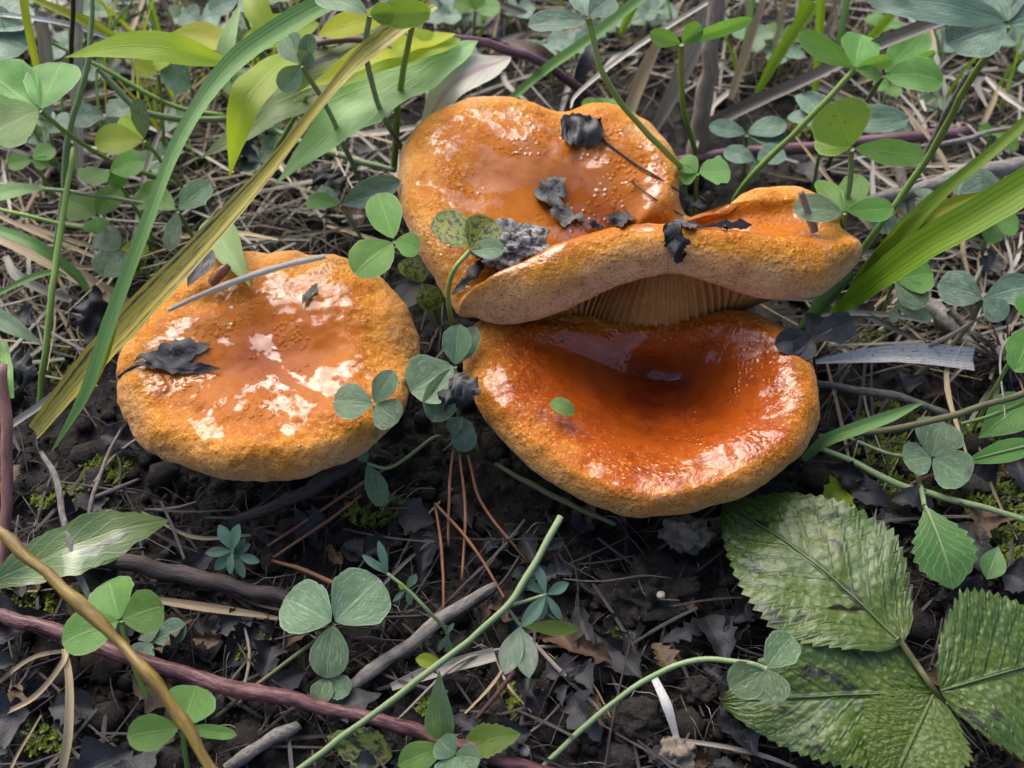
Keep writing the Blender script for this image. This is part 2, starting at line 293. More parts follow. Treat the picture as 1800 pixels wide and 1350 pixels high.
M['g_grey'] = blade_mat('straw_grey', (0.363, 0.330, 0.275), (0.638, 0.594, 0.506), (0.07, 0.055, 0.05), 0.58, 0.65, 0.06, sc1=(2.0, 10.0), vary=0.35)
M['g_dkgrey'] = blade_mat('straw_dark_grey', (0.133, 0.116, 0.105), (0.238, 0.217, 0.196), (0.03, 0.025, 0.025), 0.60, 0.65, 0.04, sc1=(2.0, 10.0))
M['g_white'] = blade_mat('straw_white_speckled', (0.60, 0.58, 0.56), (0.74, 0.72, 0.70), (0.06, 0.055, 0.06), 0.535, 0.65, 0.06, sc1=(26.0, 14.0), vary=0.08, grain=0.3)
M['stem_g'] = plain_mat('stem_green', (0.172, 0.287, 0.052), (0.230, 0.345, 0.081), rough=0.5, bump=0.2, stretch=(12.0, 6.0, 1.0))
M['stem_p'] = plain_mat('stem_pale_green', (0.200, 0.290, 0.120), (0.26, 0.34, 0.17), rough=0.5, bump=0.2, stretch=(12.0, 6.0, 1.0))
M['stem_b'] = plain_mat('stem_brown_green', (0.130, 0.135, 0.050), (0.17, 0.16, 0.08), rough=0.55, bump=0.3, stretch=(12.0, 6.0, 1.0))
M['stem_pur'] = plain_mat('stem_purple', (0.120, 0.050, 0.075), (0.22, 0.13, 0.15), rough=0.4, bump=0.2, stretch=(8.0, 6.0, 1.0))
M['cane_red'] = plain_mat('cane_dark_red', (0.065, 0.014, 0.020), (0.24, 0.10, 0.10), rough=0.38, bump=0.9, stretch=(22.0, 5.0, 1.0), coat=0.2)
M['stem_pink'] = plain_mat('stem_pinkish_brown', (0.30, 0.13, 0.10), (0.40, 0.21, 0.17), rough=0.5, bump=0.2, stretch=(10.0, 4.0, 1.0))
M['cane_yel'] = plain_mat('cane_yellow_brown', (0.30, 0.21, 0.03), (0.13, 0.075, 0.035), rough=0.45, bump=0.4, stretch=(7.0, 3.0, 1.0))
M['twig'] = plain_mat('twig_grey_brown', (0.30, 0.235, 0.19), (0.42, 0.35, 0.30), rough=0.7, bump=0.9, stretch=(16.0, 5.0, 1.0))
M['twig_d'] = plain_mat('twig_dark', (0.045, 0.032, 0.030), (0.095, 0.072, 0.068), rough=0.55, bump=0.8, stretch=(14.0, 5.0, 1.0))
M['twig_g'] = plain_mat('twig_weathered', (0.15, 0.13, 0.115), (0.30, 0.275, 0.245), rough=0.7, bump=1.0, stretch=(18.0, 5.0, 1.0), vary=0.3)
M['needle'] = plain_mat('pine_needle', (0.208, 0.078, 0.039), (0.338, 0.156, 0.078), rough=0.5, bump=0.3, stretch=(8.0, 3.0, 1.0))
M['black_st'] = plain_mat('dark_fibre', (0.030, 0.022, 0.020), (0.05, 0.04, 0.035), rough=0.5, bump=0.3, stretch=(8.0, 3.0, 1.0))
M['flesh'] = plain_mat('mushroom_stem_flesh', (0.40, 0.20, 0.11), (0.50, 0.30, 0.17), scale=180, rough=0.6, bump=0.5)
M['gills'] = plain_mat('gill_flesh', (0.50, 0.25, 0.065), (0.60, 0.34, 0.11), scale=160, rough=0.6, bump=0.2)
M['rib'] = plain_mat('leaf_rib', (0.085, 0.135, 0.035), (0.12, 0.17, 0.05), rough=0.55, bump=0.2, stretch=(12.0, 6.0, 1.0))
M['g_dark'] = blade_mat('straw_soaked', (0.045, 0.038, 0.035), (0.10, 0.086, 0.078), (0.02, 0.018, 0.018), 0.60, 0.65, 0.03, sc1=(2.0, 10.0), vary=0.4)
M['moss'] = plain_mat('moss_yellow_green', (0.085, 0.130, 0.008), (0.17, 0.215, 0.018), scale=90, rough=0.6, bump=0.0)
M['lump'] = plain_mat('mouldy_debris', (0.06, 0.055, 0.05), (0.42, 0.40, 0.38), scale=520, rough=0.85, bump=1.0)
M['pebble'] = plain_mat('pale_pebble', (0.35, 0.30, 0.24), (0.50, 0.45, 0.38), scale=400, rough=0.6, bump=0.5)
M['clod'] = plain_mat('pale_clod', (0.17, 0.135, 0.10), (0.27, 0.23, 0.17), scale=300, rough=0.8, bump=0.9)

# ------------------------------------------------------------------ shape builders
def view_to(p): return (CAMP - Vector(p)).normalized()
def hw_profile(shape, t):
    if shape == 'clover':
        tt = t ** 1.12; h = max(0.0, 1 - abs(2 * tt - 1) ** 2.3) ** 0.55; return h * (0.62 + 0.38 * min(1, t * 2.2))
    if shape == 'round': return max(0.0, 1 - abs(2 * t - 1) ** 2.2) ** 0.5
    if shape == 'lance': return math.sin(math.pi * min(1, max(0, t)) ** 0.75) ** 1.05 if 0 < t < 1 else 0.0
    if shape == 'ovate': return (min(1, (t / 0.34)) ** 0.55 if t < 0.34 else max(0, 1 - ((t - 0.34) / 0.66) ** 1.8) ** 0.8)
    if shape == 'spat': return max(0.0, math.sin(math.pi * t ** 1.3)) ** 0.8 if t < 1 else 0
    return 1.0
def leaf(name, base, tip, wpx, mat, parent=None, origin=None, shape='clover', n=(0, -0.3, 1), fold=0.18, arch=0.06, wav=0.04, serr=0.0, nser=14, nt_=14, ns=9, mid=None, notch=0.0, ruck=0.0, seed=None, edgecurl=0.0, rag=0.0, pucker=0.0):
    """one leaf: base/tip are world points, wpx its full width as seen in photo pixels"""
    base, tip = Vector(base), Vector(tip); seed = rng.random() * 100 if seed is None else seed
    c = (base + tip) / 2
    mids = [base, Vector(mid) if mid is not None else c, tip]
    sp = [Vector(p) for p in crom(mids, nt_)] if mid is not None else [base.lerp(tip, i / (nt_ - 1)) for i in range(nt_)]
    L = (tip - base); ln = L.length; Lh = L.normalized()
    nh = Vector(n).normalized(); Wd = nh.cross(Lh)
    if Wd.length < 1e-3: Wd = Vector((1, 0, 0))
    Wd.normalize(); Nn = Lh.cross(Wd).normalized()
    vd = view_to(c); vis = max(0.35, (Wd - vd * Wd.dot(vd)).length)
    half = wpx * 0.5 * pxm(c) / vis
    V, UV = [], []
    for i in range(nt_):
        t = i / (nt_ - 1); h = hw_profile(shape, t)
        if serr: h *= 1 + serr * (((t * nser) % 1.0) - 0.5)
        for j in range(ns):
            s = -1 + 2 * j / (ns - 1)
            hh = h * (1 + rag * (mn.noise((t * 5.0, seed + (3 if s > 0 else 9), 0)) + 0.7 * mn.noise((t * 14.0, seed + (5 if s > 0 else 2), 4)))) if rag else h
            x = half * max(hh, 0.015) * s
            zz = fold * abs(x) + arch * ln * math.sin(math.pi * t) + edgecurl * half * s * s * h
            q = sp[i] + Wd * x
            nz = mn.noise(q * 90 + Vector((seed, seed, 0)))
            zz += wav * ln * nz
            if pucker: zz += pucker * min(1, 4 * (1 - abs(s)) + 0.2) * min(1, abs(s) * 6) * abs(math.cos(math.pi * (t * 9 - abs(s) * 9 * 0.38 + 0.12)))
            if ruck: zz += ruck * ln * mn.noise(q * 260 + Vector((seed, 0, seed)))
            if notch and t > 0.8: q = q - Lh * (notch * ln * (1 - abs(s)) * (t - 0.8) * 5)
            V.append(q + Nn * zz); UV.append((t, j / (ns - 1)))
    o = mesh_obj(name, V, grid_faces(nt_, ns), mat, parent, UV, origin if origin is not None else base)
    return o
def tube(name, pts, wpx, mat, parent=None, origin=None, sides=7, n=None, rough=0.0, world=False, taper=None):
    """round stem along points; wpx = apparent diameter in photo pixels (number or list)"""
    P = [Vector(p) for p in pts]
    n = n or max(6, 5 * len(P))
    C = [Vector(p) for p in crom(P, n)]
    wl = wpx if isinstance(wpx, (list, tuple)) else [wpx, wpx]
    V, UV = [], []; prev = None; tot = sum((C[i + 1] - C[i]).length for i in range(n - 1)) or 1e-6; run = 0
    for i in range(n):
        T = (C[min(i + 1, n - 1)] - C[max(i - 1, 0)]).normalized()
        if prev is None: A = T.orthogonal().normalized()
        else: A = (prev - T * prev.dot(T)).normalized()
        prev = A; B = T.cross(A); f = i / (n - 1) * (len(wl) - 1); k = min(int(f), len(wl) - 2)
        r = 0.5 * (wl[k] + (wl[k + 1] - wl[k]) * (f - k)) * pxm(C[i])
        if i: run += (C[i] - C[i - 1]).length
        r *= 1 + 0.14 * mn.noise((run * 90, P[0].x * 500, 0)); C[i] = C[i] + (A * mn.noise((run * 120, P[0].y * 700, 1)) + B * mn.noise((run * 120, P[0].y * 700, 7))) * r * 0.5 * min(1, i / 2)
        for j in range(sides):
            a = 2 * math.pi * j / sides; rr = r
            if rough: rr *= 1 + rough * mn.noise(C[i] * 300 + Vector((math.cos(a), math.sin(a), 0)) * 1.3)
            V.append(C[i] + (A * math.cos(a) + B * math.sin(a)) * rr); UV.append((run / tot * max(1, tot * 10), abs(2 * j / sides - 1)))
    F = grid_faces(n, sides, True); F.append(tuple(range(sides))); F.append(tuple(range((n - 1) * sides, n * sides)))
    return mesh_obj(name, V, F, mat, parent, UV, origin if origin is not None else P[0])
def blade(name, pts, wl, mat, parent=None, origin=None, fold=0.25, roll=0.0, n=None, twist=0.0):
    """grass blade / flat straw along points, widths in photo pixels"""
    P = [Vector(p) for p in pts]; n = n or max(10, 7 * len(P)); C = [Vector(p) for p in crom(P, n)]
    V, UV = [], []; ns = 5
    for i in range(n):
        t = i / (n - 1); T = (C[min(i + 1, n - 1)] - C[max(i - 1, 0)]).normalized()
        nh = (view_to(C[i]) * 0.6 + Vector((0, 0, 0.5))).normalized()
        Wd = T.cross(nh).normalized(); Nn = Wd.cross(T).normalized()
        an = roll + twist * t; Wd, Nn = Wd * math.cos(an) + Nn * math.sin(an), Nn * math.cos(an) - Wd * math.sin(an)
        f = t * (len(wl) - 1); k = min(int(f), len(wl) - 2); w = 0.5 * (wl[k] + (wl[k + 1] - wl[k]) * (f - k)) * pxm(C[i])
        w *= 1 + 0.08 * mn.noise(C[i] * 160)
        for j in range(ns):
            s = -1 + 2 * j / (ns - 1); V.append(C[i] + Wd * w * s + Nn * w * fold * (abs(s) * 2 - 1)); UV.append((t, j / (ns - 1)))
    return mesh_obj(name, V, grid_faces(n, ns), mat, parent, UV, origin if origin is not None else P[0])
def midrib(o, ns, mat, wpx, origin, lift=0.0003):
    vs_ = [v.co.copy() + Vector(origin) for v in o.data.vertices]; c_ = vs_[ns // 2::ns][:-1]
    r_ = tube('midrib', [q + Vector((0, 0, lift)) for q in c_[::3]], [wpx, wpx * 0.7, 1.5], mat, o, origin, 6)
    if o.parent is None: r_.location = (0, 0, 0)
    return r_
def PW(l): return [W(*p) for p in l]
def lump(name, c, r, mat, parent=None, origin=None, sq=(1, 1, 0.7), amp=0.35, fr=2.2, nu=18, nv=28, spiky=0.0):
    c = Vector(c); sd = rng.random() * 90; V = []
    for i in range(nu):
        th = math.pi * i / (nu - 1)
        for j in range(nv):
            ph = 2 * math.pi * j / nv; d = Vector((math.sin(th) * math.cos(ph), math.sin(th) * math.sin(ph), math.cos(th)))
            k = 1 + amp * (0.8 * mn.noise(d * fr + Vector((sd, sd, sd))) + 0.35 * mn.noise(d * fr * 2.3 + Vector((0, sd, 0))) + 0.18 * mn.noise(d * fr * 5 + Vector((sd, 0, 0))))
            V.append(c + Vector((d.x * sq[0], d.y * sq[1], d.z * sq[2])) * r * k)
    return mesh_obj(name, V, grid_faces(nu, nv, True), mat, parent, None, origin if origin is not None else c)

# ------------------------------------------------------------------ ground
def axis(lo, hi, n, far, m):
    a = np.linspace(lo, hi, n); g = np.geomspace(0.01, far, m)
    return np.concatenate([lo - g[::-1], a, hi + g])
gx, gy = axis(-0.28, 0.28, 330, 30, 22), axis(0.04, 0.52, 300, 30, 22)
gv = []
for y in gy:
    for x in gx:
        z = gz(x, y)
        if -0.3 < x < 0.3 and 0 < y < 0.56:
            z += 0.0024 * mn.fractal(Vector((x * 260, y * 260, 3.3)), 0.7, 2.1, 4)
        gv.append((x, y, z - 0.001))
tag(mesh_obj('ground', gv, grid_faces(len(gy), len(gx)), M['soil']), kind='structure')

def merged(name, items, mat):            # many tiny pieces -> one 'stuff' mesh
    V, F = [], []
    for v, f in items:
        b = len(V); V.extend(v); F.extend([tuple(i + b for i in q) for q in f])
    return tag(mesh_obj(name, V, F, mat, smooth=True), kind='stuff')
ICO = None
def ico():
    global ICO
    if ICO is None:
        import bmesh; bm = bmesh.new(); bmesh.ops.create_icosphere(bm, subdivisions=1, radius=1)
        ICO = ([v.co.copy() for v in bm.verts], [tuple(v.index for v in f.verts) for f in bm.faces]); bm.free()
    return ICO
def frame_xy(y0=0.06, y1=0.48):
    while True:
        px, py = rng.uniform(-120, 1920), rng.uniform(-120, 1450)
        p = W(px, py, 0)
        return px, py, p
iv, ifc = ico(); items = []
for k in range(15000):
    px, py, p = frame_xy()
    dens = 1.0 if py > 780 else 0.55
    if rng.random() > dens: continue
    r = min(0.005, 0.00036 * (1 - rng.random()) ** -0.55)
    z = gz(p.x, p.y); sd = rng.random() * 99
    items.append(([(p.x + v.x * r * k1, p.y + v.y * r * k2, z + 0.3 * r + v.z * r * 0.8 * k1) for v in iv for k1, k2 in [(1 + 0.45 * mn.noise(v * 1.5 + Vector((sd, 0, 0))), 1 + 0.45 * mn.noise(v * 1.5 + Vector((0, sd, 0))))]], ifc))
merged('soil_crumbs', items, M['crumb'])
# ------------------------------------------------------------------ mushrooms
def mushroom(label, center, ctrl, stem_at, stem_r, mat, q=1.0, seed=0.0, inw=0.009, drop=0.004, stem_top=2.4, gill_n=170, gill_amp=0.0016, wetf=None, amp=1.0, stem_lean=(0, 0), top_rad=None, stem_at_top=None):
    c = np.array(W(*center)); NA = 480
    cr = np.array(crom([np.array(W(*a)) for a, b in ctrl], NA, True)); ed = np.array(crom([np.array(W(*b)) for a, b in ctrl], NA, True))
    sb = W(*stem_at, 0); base = Vector((sb.x, sb.y, gz(sb.x, sb.y) - 0.002))
    st = np.array([sb.x + stem_lean[0], sb.y + stem_lean[1], stem_top * 0.01])
    if stem_at_top:
        q_ = W(*stem_at_top, stem_top); st[0], st[1] = q_.x, q_.y + top_rad[1]
    root = empty('mushroom', base)
    rows, rad = [], []
    n1, n2, n3 = 56, 20, 14
    for i in range(n1):
        s = (i + 0.02) / n1; f = s ** q; f = f * f * (3 - 2 * f)
        r = c + (cr - c) * s; r[:, 2] = c[2] + (cr[:, 2] - c[2]) * f; rows.append(r); rad.append(s)
    for i in range(n2):
        a = (i / (n2 - 1)) * math.pi / 2
        r = cr + (ed - cr) * math.sin(a); r[:, 2] = ed[:, 2] + (cr[:, 2] - ed[:, 2]) * math.cos(a); rows.append(r); rad.append(1 + 0.5 * i / (n2 - 1))
    inward = c[None, :2] - ed[:, :2]; ax = np.array([st[0], st[1]])[None] - ed[:, :2]; ax /= np.linalg.norm(ax, axis=1)[:, None]
    un = ed.copy(); un[:, :2] += ax * inw; un[:, 2] -= drop
    for i in range(1, n3 + 1):
        a = (i / n3) * math.pi / 2
        r = ed + (un - ed) * (1 - math.cos(a)); r[:, 2] = ed[:, 2] + (un[:, 2] - ed[:, 2]) * math.sin(a); rows.append(r); rad.append(1.5 + 0.5 * i / n3)
    inn = un.copy(); inn[:, :2] += ax * 0.002; inn[:, 2] += 0.003; rows.append(inn); rad.append(2.0)
    V = np.concatenate(rows); RD = np.repeat(rad, NA)
    # relief: swells, small pits and a grainy rim (real displacement along the local normal)
    G3 = V.reshape(len(rows), NA, 3); du = np.gradient(G3, axis=0); dv = np.roll(G3, -1, 1) - np.roll(G3, 1, 1)
    nr = np.cross(dv, du).reshape(-1, 3); nr /= (np.linalg.norm(nr, axis=1)[:, None] + 1e-12)
    if nr[NA * 5:NA * 20, 2].mean() < 0: nr = -nr
    D = np.empty(len(V)); wet = np.empty(len(V))
    for i, p in enumerate(V):
        v = Vector(p) + Vector((seed, seed, 0)); k = RD[i]; rimk = min(1, max(0, (k - 0.55) / 0.45)); e = 1 - min(1, max(0, (k - 1.5) / 0.5))
        d = 0.0012 * mn.noise(v * 45) + 0.0008 * mn.noise(v * 110) + (0.00018 + 0.00008 * rimk) * mn.noise(v * 330) + 0.00012 * rimk * mn.noise(v * 620)
        D[i] = d * amp * (0.25 + 0.75 * e) * min(1, 0.2 + k)
        wet[i] = 1 - min(1, max(0, (k - 0.95) / 0.4))
    V = V + nr * D[:, None]
    if wetf is not None: wet = wetf(V, RD, wet)
    CAPS.append(BVHTree.FromPolygons(V.tolist(), grid_faces(len(rows), NA, True)))
    mesh_obj('cap', V, grid_faces(len(rows), NA, True), mat, root, None, base, attrs={'rad': RD, 'wet': wet})
    # gills: thin radial folds running from the rolled rim down onto the stem
    NG = gill_n * 8; ug = np.array(crom(un[::8], NG, True)); ang = np.arctan2(ug[:, 1] - st[1], ug[:, 0] - st[0])
    trx, try_ = top_rad or (stem_r * 1.15, stem_r * 1.15)
    sr = np.stack([st[0] + trx * np.cos(ang), st[1] + try_ * np.sin(ang), np.full(NG, st[2])], 1)
    gr = []; ph = (np.arange(NG) % 8) / 8; saw = (np.abs(ph - 0.5) * 2) ** 2.2 
    jit = np.array([mn.noise((k // 8 * 0.37, seed, 0)) for k in range(NG)])
    for i in range(16):
        s = i / 15; r = ug + (sr - ug) * s; r[:, 2] = ug[:, 2] + (sr[:, 2] - ug[:, 2]) * (0.7 * s + 0.3 * s * s)
        out = np.stack([np.cos(ang), np.sin(ang), np.full(NG, -0.9)], 1); out /= np.linalg.norm(out, axis=1)[:, None]
        am = gill_amp * min(1, s * 5 + 0.15) * (1 - 0.5 * s) * (1 + 0.5 * jit)
        gr.append(r + out * ((saw - 0.6) * am)[:, None])
    gv = np.concatenate(gr); tag(mesh_obj('gills', gv, grid_faces(16, NG, True), M['gills'], root, None, base), kind='stuff')
    # stem
    SV, ns, nh = [], 40, 14
    for i in range(nh):
        s = i / (nh - 1); cx = base.x + (st[0] - base.x) * s; cy = base.y + (st[1] - base.y) * s; z = base.z + (st[2] + 0.004 - base.z) * s
        for j in range(ns):
            a = 2 * math.pi * j / ns; r = stem_r * (0.85 + 0.3 * s ** 3) * (1 + 0.12 * mn.noise((math.cos(a) * 1.2, math.sin(a) * 1.2, s * 3 + seed)))
            SV.append((cx + r * math.cos(a), cy + r * math.sin(a), z))
    mesh_obj('stem', SV, grid_faces(nh, ns, True), M['flesh'], root, None, base)
    tag(root, label, 'mushroom')
    return root

DEEP, MIDC, RIM, FUZ = (0.22, 0.045, 0.003), (0.37, 0.108, 0.005), (0.52, 0.205, 0.020), (0.58, 0.31, 0.125)
from mathutils.bvhtree import BVHTree
CAPS = []
A = [((690,640,3.9),(735,640,3.2)),((680,710,3.9),(718,720,3.2)),((620,760,3.9),(650,785,3.1)),((540,790,3.9),(560,822,3.1)),((440,800,3.9),(445,838,3.0)),
     ((340,785,3.8),(335,822,3.0)),((265,730,3.7),(250,775,2.9)),((230,670,3.7),(207,705,3.0)),((240,600,3.8),(212,620,3.1)),((295,530,3.9),(262,545,3.2)),
     ((380,480,4.0),(355,478,3.3)),((480,460,4.1),(475,447,3.5)),((590,475,4.1),(605,462,3.5)),((670,530,4.0),(700,515,3.3)),((695,585,3.9),(732,575,3.2))]
mushroom('wet golden-orange mushroom with a shallow dished cap, standing alone beside the joined pair', (475, 635, 3.62), [(tuple(0.86 * a + 0.14 * c_ for a, c_ in zip(u_, (475, 635, 4.0))), v_) for u_, v_ in A], (470, 780), 0.012,
         cap_mat('orange_cap', DEEP, MIDC, RIM, FUZ, 1.0, 0.0, 0.49), q=0.9, seed=0.31, stem_lean=(0, 0.012), amp=1.7)
B = [((815,515,4.5),(797,545,3.9)),((770,420,5.1),(742,455,4.2)),((735,330,5.3),(700,350,4.4)),((742,262,5.3),(712,252,4.6)),((790,212,5.2),(768,200,4.6)),
     ((862,192,5.1),(862,174,4.6)),((930,200,4.9),(937,186,4.4)),((985,218,4.6),(988,203,4.1)),((1060,202,4.8),(1066,186,4.3)),((1132,240,4.7),(1150,226,4.2)),
     ((1172,290,4.5),(1192,288,4.0)),((1172,350,4.2),(1192,350,3.6)),((1185,398,3.6),(1212,385,3.1)),((1270,380,4.4),(1255,384,4.0)),((1320,352,4.7),(1315,342,4.3)),
     ((1400,350,4.8),(1402,337,4.4)),((1455,370,4.7),(1475,362,4.3)),((1452,405,4.7),(1478,402,4.3)),((1485,425,5.2),(1514,448,4.5)),((1425,425,5.6),(1440,518,4.5)),
     ((1320,415,5.9),(1330,515,4.7)),((1200,405,6.1),(1200,478,5.2)),((1100,410,6.0),(1100,495,5.0)),((1000,430,5.8),(1000,535,4.5)),((900,470,5.4),(890,565,4.1)),((840,505,5.0),(820,553,4.0))]
mushroom('tall orange mushroom with a folded lobed cap showing gills under its raised lip', (1085, 425, 3.5), B, (1110, 660), 0.015,
         cap_mat('amber_cap', DEEP, (0.38, 0.114, 0.005), (0.52, 0.215, 0.022), (0.66, 0.39, 0.20), 1.0, 0.4, 0.47, 1.62), q=0.85, seed=1.7, inw=0.0085, drop=0.0036, stem_top=2.2, gill_n=170, gill_amp=0.0050, stem_at_top=(1150, 592), top_rad=(0.030, 0.020))
Cc = [((850,600,3.7),(812,610,3.0)),((860,670,3.7),(828,690,3.0)),((905,735,3.6),(875,762,2.9)),((970,790,3.5),(940,825,2.8)),((1050,840,3.4),(1030,880,2.7)),
     ((1140,865,3.4),(1140,908,2.7)),((1235,850,3.4),(1245,890,2.7)),((1320,810,3.5),(1340,850,2.8)),((1385,755,3.6),(1425,780,2.9)),((1405,690,3.7),(1440,702,3.0)),
     ((1390,630,3.7),(1420,635,3.1)),((1345,580,3.6),(1372,580,3.0)),((1280,562,3.3),(1290,552,2.7)),((1180,580,2.7),(1180,564,2.1)),((1060,574,2.7),(1060,559,2.1)),((950,562,3.3),(945,550,2.7)),((880,570,3.6),(860,562,2.9))]
mushroom('wide bowl-shaped dark orange mushroom tucked below the lip of the folded one', (1175, 670, 1.4), Cc, (1140, 820), 0.013,
         cap_mat('deep_orange_shaded_cap', (0.085, 0.008, 0.001), (0.32, 0.058, 0.003), (0.52, 0.180, 0.018), (0.57, 0.29, 0.10), 1.0, 0.8, 0.40), q=1.0, seed=3.1, inw=0.008, stem_top=0.45, stem_lean=(0, 0.004))  # bowl centre colour also darkened to stand in for the shade under the lip
# ------------------------------------------------------------------ clovers
def clover(label, c, tips, mat, stem=None, smat='stem_g', sw=7, group=None, name='clover', fold=0.16, shape='clover', cat='clover', ground=True):
    cw = W(*c)
    if stem: sp = [cw] + PW(stem)
    else:
        sp = [cw, Vector((cw.x + 0.002, cw.y + 0.004, cw.z * 0.55)), Vector((cw.x + 0.004, cw.y + 0.006, gz(cw.x, cw.y)))]
    last = sp[-1]; g = gz(last.x, last.y)
    if ground and last.z > g + 0.004: sp.append(Vector((last.x + 0.002, last.y + 0.006, g)))
    base = sp[-1]; root = empty(name, base)
    mats = mat if isinstance(mat, (list, tuple)) else [mat] * len(tips)
    for t, mm in zip(tips, mats):
        n = t[4] if len(t) > 4 else (rng.uniform(-0.2, 0.2), rng.uniform(-0.5, -0.1), 1)
        tw = W(*t[:3]); b = cw + (tw - cw) * 0.04 + Vector((0, 0, 0.0004))
        leaf('leaflet', b, tw, t[3], M[mm], root, base, shape, n, fold if len(t) < 6 else t[5], rng.uniform(-0.03, 0.07), 0.08, notch=0.05, rag=0.22 if rng.random() < 0.15 else 0.07, nt_=18, ns=11)
    tube('stem', sp, sw, M[smat], root, base)
    return tag(root, label, cat, group)
V_ = (0, -1, 0.4)
clover('grey-green clover with dark smudges lying just above the dark red cane', (587,1097,1.6), [(500,1052,1.6,100),(668,1018,1.8,112),(574,1192,1.0,68)], 'cl_grey', [(555,1125,1.2),(470,1190,0.9),(375,1265,0.3)], 'stem_b', 8)
clover('pale green clover crossed by the yellowish cane', (213,1092,2.6), [(190,1020,2.6,82),(288,1065,2.6,78),(108,1130,2.6,78)], 'cl_green', [(228,1155,1.8),(265,1245,0.4)], 'stem_g', 9)
clover('pale green clover growing under the lower end of the yellowish cane', (320,1280,2.2), [(223,1295,2.2,62),(345,1205,2.4,90),(416,1292,2.4,24)], 'cl_green', [(325,1320,1.4),(332,1370,0.2)], 'stem_g', 9)
clover('small blue-green clover half under the pale green one by the red cane', (268,1130,0.7), [(238,1165,0.7,45),(328,1100,0.8,45),(262,1105,0.7,35)], 'cl_teal')
clover('small grey-green clover drooping against the dark red cane below the smudged one', (578,1190,0.9), [(558,1235,0.8,40),(612,1222,0.8,44),(600,1195,0.9,26)], 'cl_grey')
clover('speckled grey clover lying flat on the bright moss', (1637,806,1.2), [(1655,738,1.3,84),(1703,845,1.2,74),(1588,812,1.2,62)], 'cl_grey', [(1590,803,0.9),(1540,790,0.6),(1490,768,0.4)], 'stem_p', 7)
clover('small grey clover resting on the rim of the lone mushroom', (658,712,4.6), [(586,706,4.7,64),(692,652,5.2,44),(700,742,4.5,62)], 'cl_grey', [(660,735,4.2),(661,768,3.2),(665,790,1.2)], 'stem_p', 7)
clover('rounded pale green clover squeezed between the lone mushroom and the bowl-shaped one', (800,645,3.6), [(722,690,3.4,92),(808,570,4.4,52),(838,575,4.2,40),(760,742,3.0,64)], 'cl_grey', [(806,720,2.0),(806,800,0.3)], 'stem_g', 8, fold=0.3)
clover('small blue-green clover hanging beneath the rounded one by the bowl-shaped mushroom', (812,735,2.6), [(818,795,2.0,44),(830,768,2.3,22),(790,760,2.4,30)], 'cl_teal', fold=0.3)
clover('fresh green clover standing between the lone mushroom and the folded one', (693,425,5.6), [(665,342,5.9,62),(622,482,5.4,74),(738,440,5.4,46)], 'cl_green', [(680,480,3.5),(672,540,1.0)], 'stem_p', 7)
clover('dark green folded clover above the wilted black leaf', (598,362,3.8), [(703,318,5.0,46,(0,-0.8,1),0.5),(538,352,3.6,34),(560,330,3.6,26)], ['cl_teal','cl_green','cl_teal'], [(630,410,2.6),(650,450,1.0)], 'stem_p', 6)
clover('yellow and black mottled clover lying on the cap of the folded mushroom', (826,440,6.0), [(768,372,6.2,62),(868,386,6.5,66),(888,440,6.2,36)], ['cl_mott','cl_mott','cl_grey'], [(800,470,5.9),(788,510,5.2),(792,550,4.2),(800,600,1.5)], 'stem_g', 9)
clover('black spotted yellow clover hanging beside the folded mushroom', (742,500,2.6), [(722,452,2.9,62),(698,535,2.4,44),(765,545,2.2,50)], ['cl_mott','dead','cl_mott'])
clover('dark narrow clover leaf hanging under the rim of the lone mushroom', (645,815,2.0), [(632,790,2.4,22),(672,890,1.2,38,(0.5,-1,0.5),0.4)], 'cl_grey', [(690,820,1.7),(760,770,1.0)], 'stem_p', 6)
clover('large green clover above the wiry green stalks', (72,195,6.6), [(-30,120,6.8,105),(112,112,6.8,88),(-20,240,6.4,90)], ['cl_green']*3, [(120,235,5.6),(200,285,3.2),(300,320,1.0)], 'stem_g', 8)
clover('large dark blue-green clover behind the white straw', (-45,55,6.5), [(52,85,6.2,96),(46,5,6.6,90),(30,40,6.4,60)], 'cl_teal')
clover('yellow-green backlit clover with one upright folded leaflet', (254,248,5.2), [(166,252,5.4,52),(216,203,5.6,46),(243,172,6.4,30,V_)], ['cl_yell','cl_yell','cl_grey'], [(290,290,3.8),(325,335,1.5)], 'stem_g', 7)
clover('dark oval-leaved clover beside the backlit yellow-green one', (186,206,3.8), [(120,208,4.0,42),(236,188,3.6,46),(205,236,3.4,44)], 'cl_teal')
clover('small low green clover beside the wiry stalks', (58,282,3.2), [(13,290,3.2,30),(96,260,3.3,32),(86,292,3.1,26)], 'cl_green', [(75,310,2.0),(95,345,0.5)])
clover('pale green two-toned clover below the backlit yellow-green one', (192,302,4.0), [(256,284,4.2,46),(145,320,4.2,44),(215,330,3.6,30)], 'cl_green')
clover('grey-green clover with a hanging drop-shaped leaflet beside the long grass blade', (312,372,4.0), [(370,320,4.4,44),(298,442,3.4,30),(238,335,3.4,58)], ['cl_grey','cl_grey','cl_green'], [(330,400,2.0),(350,440,0.3)])
clover('broad green clover in front of the wiry stalks', (170,382,3.0), [(115,350,3.2,58),(210,330,3.4,44),(172,408,2.8,46)], 'cl_green')
clover('round grey clover with a bleached leaflet behind the long grass blade', (212,440,2.2), [(172,408,2.4,52),(182,488,2.0,58),(262,440,2.2,26)], ['cl_pale','cl_grey','cl_yell'])
clover('small yellow-green clover under the broad yellow lance leaf', (278,128,4.8), [(236,117,5.2,34),(292,100,5.0,26),(335,150,4.2,52)], ['cl_yell','cl_yell','cl_teal'], [(285,190,3.0),(290,260,0.8)])
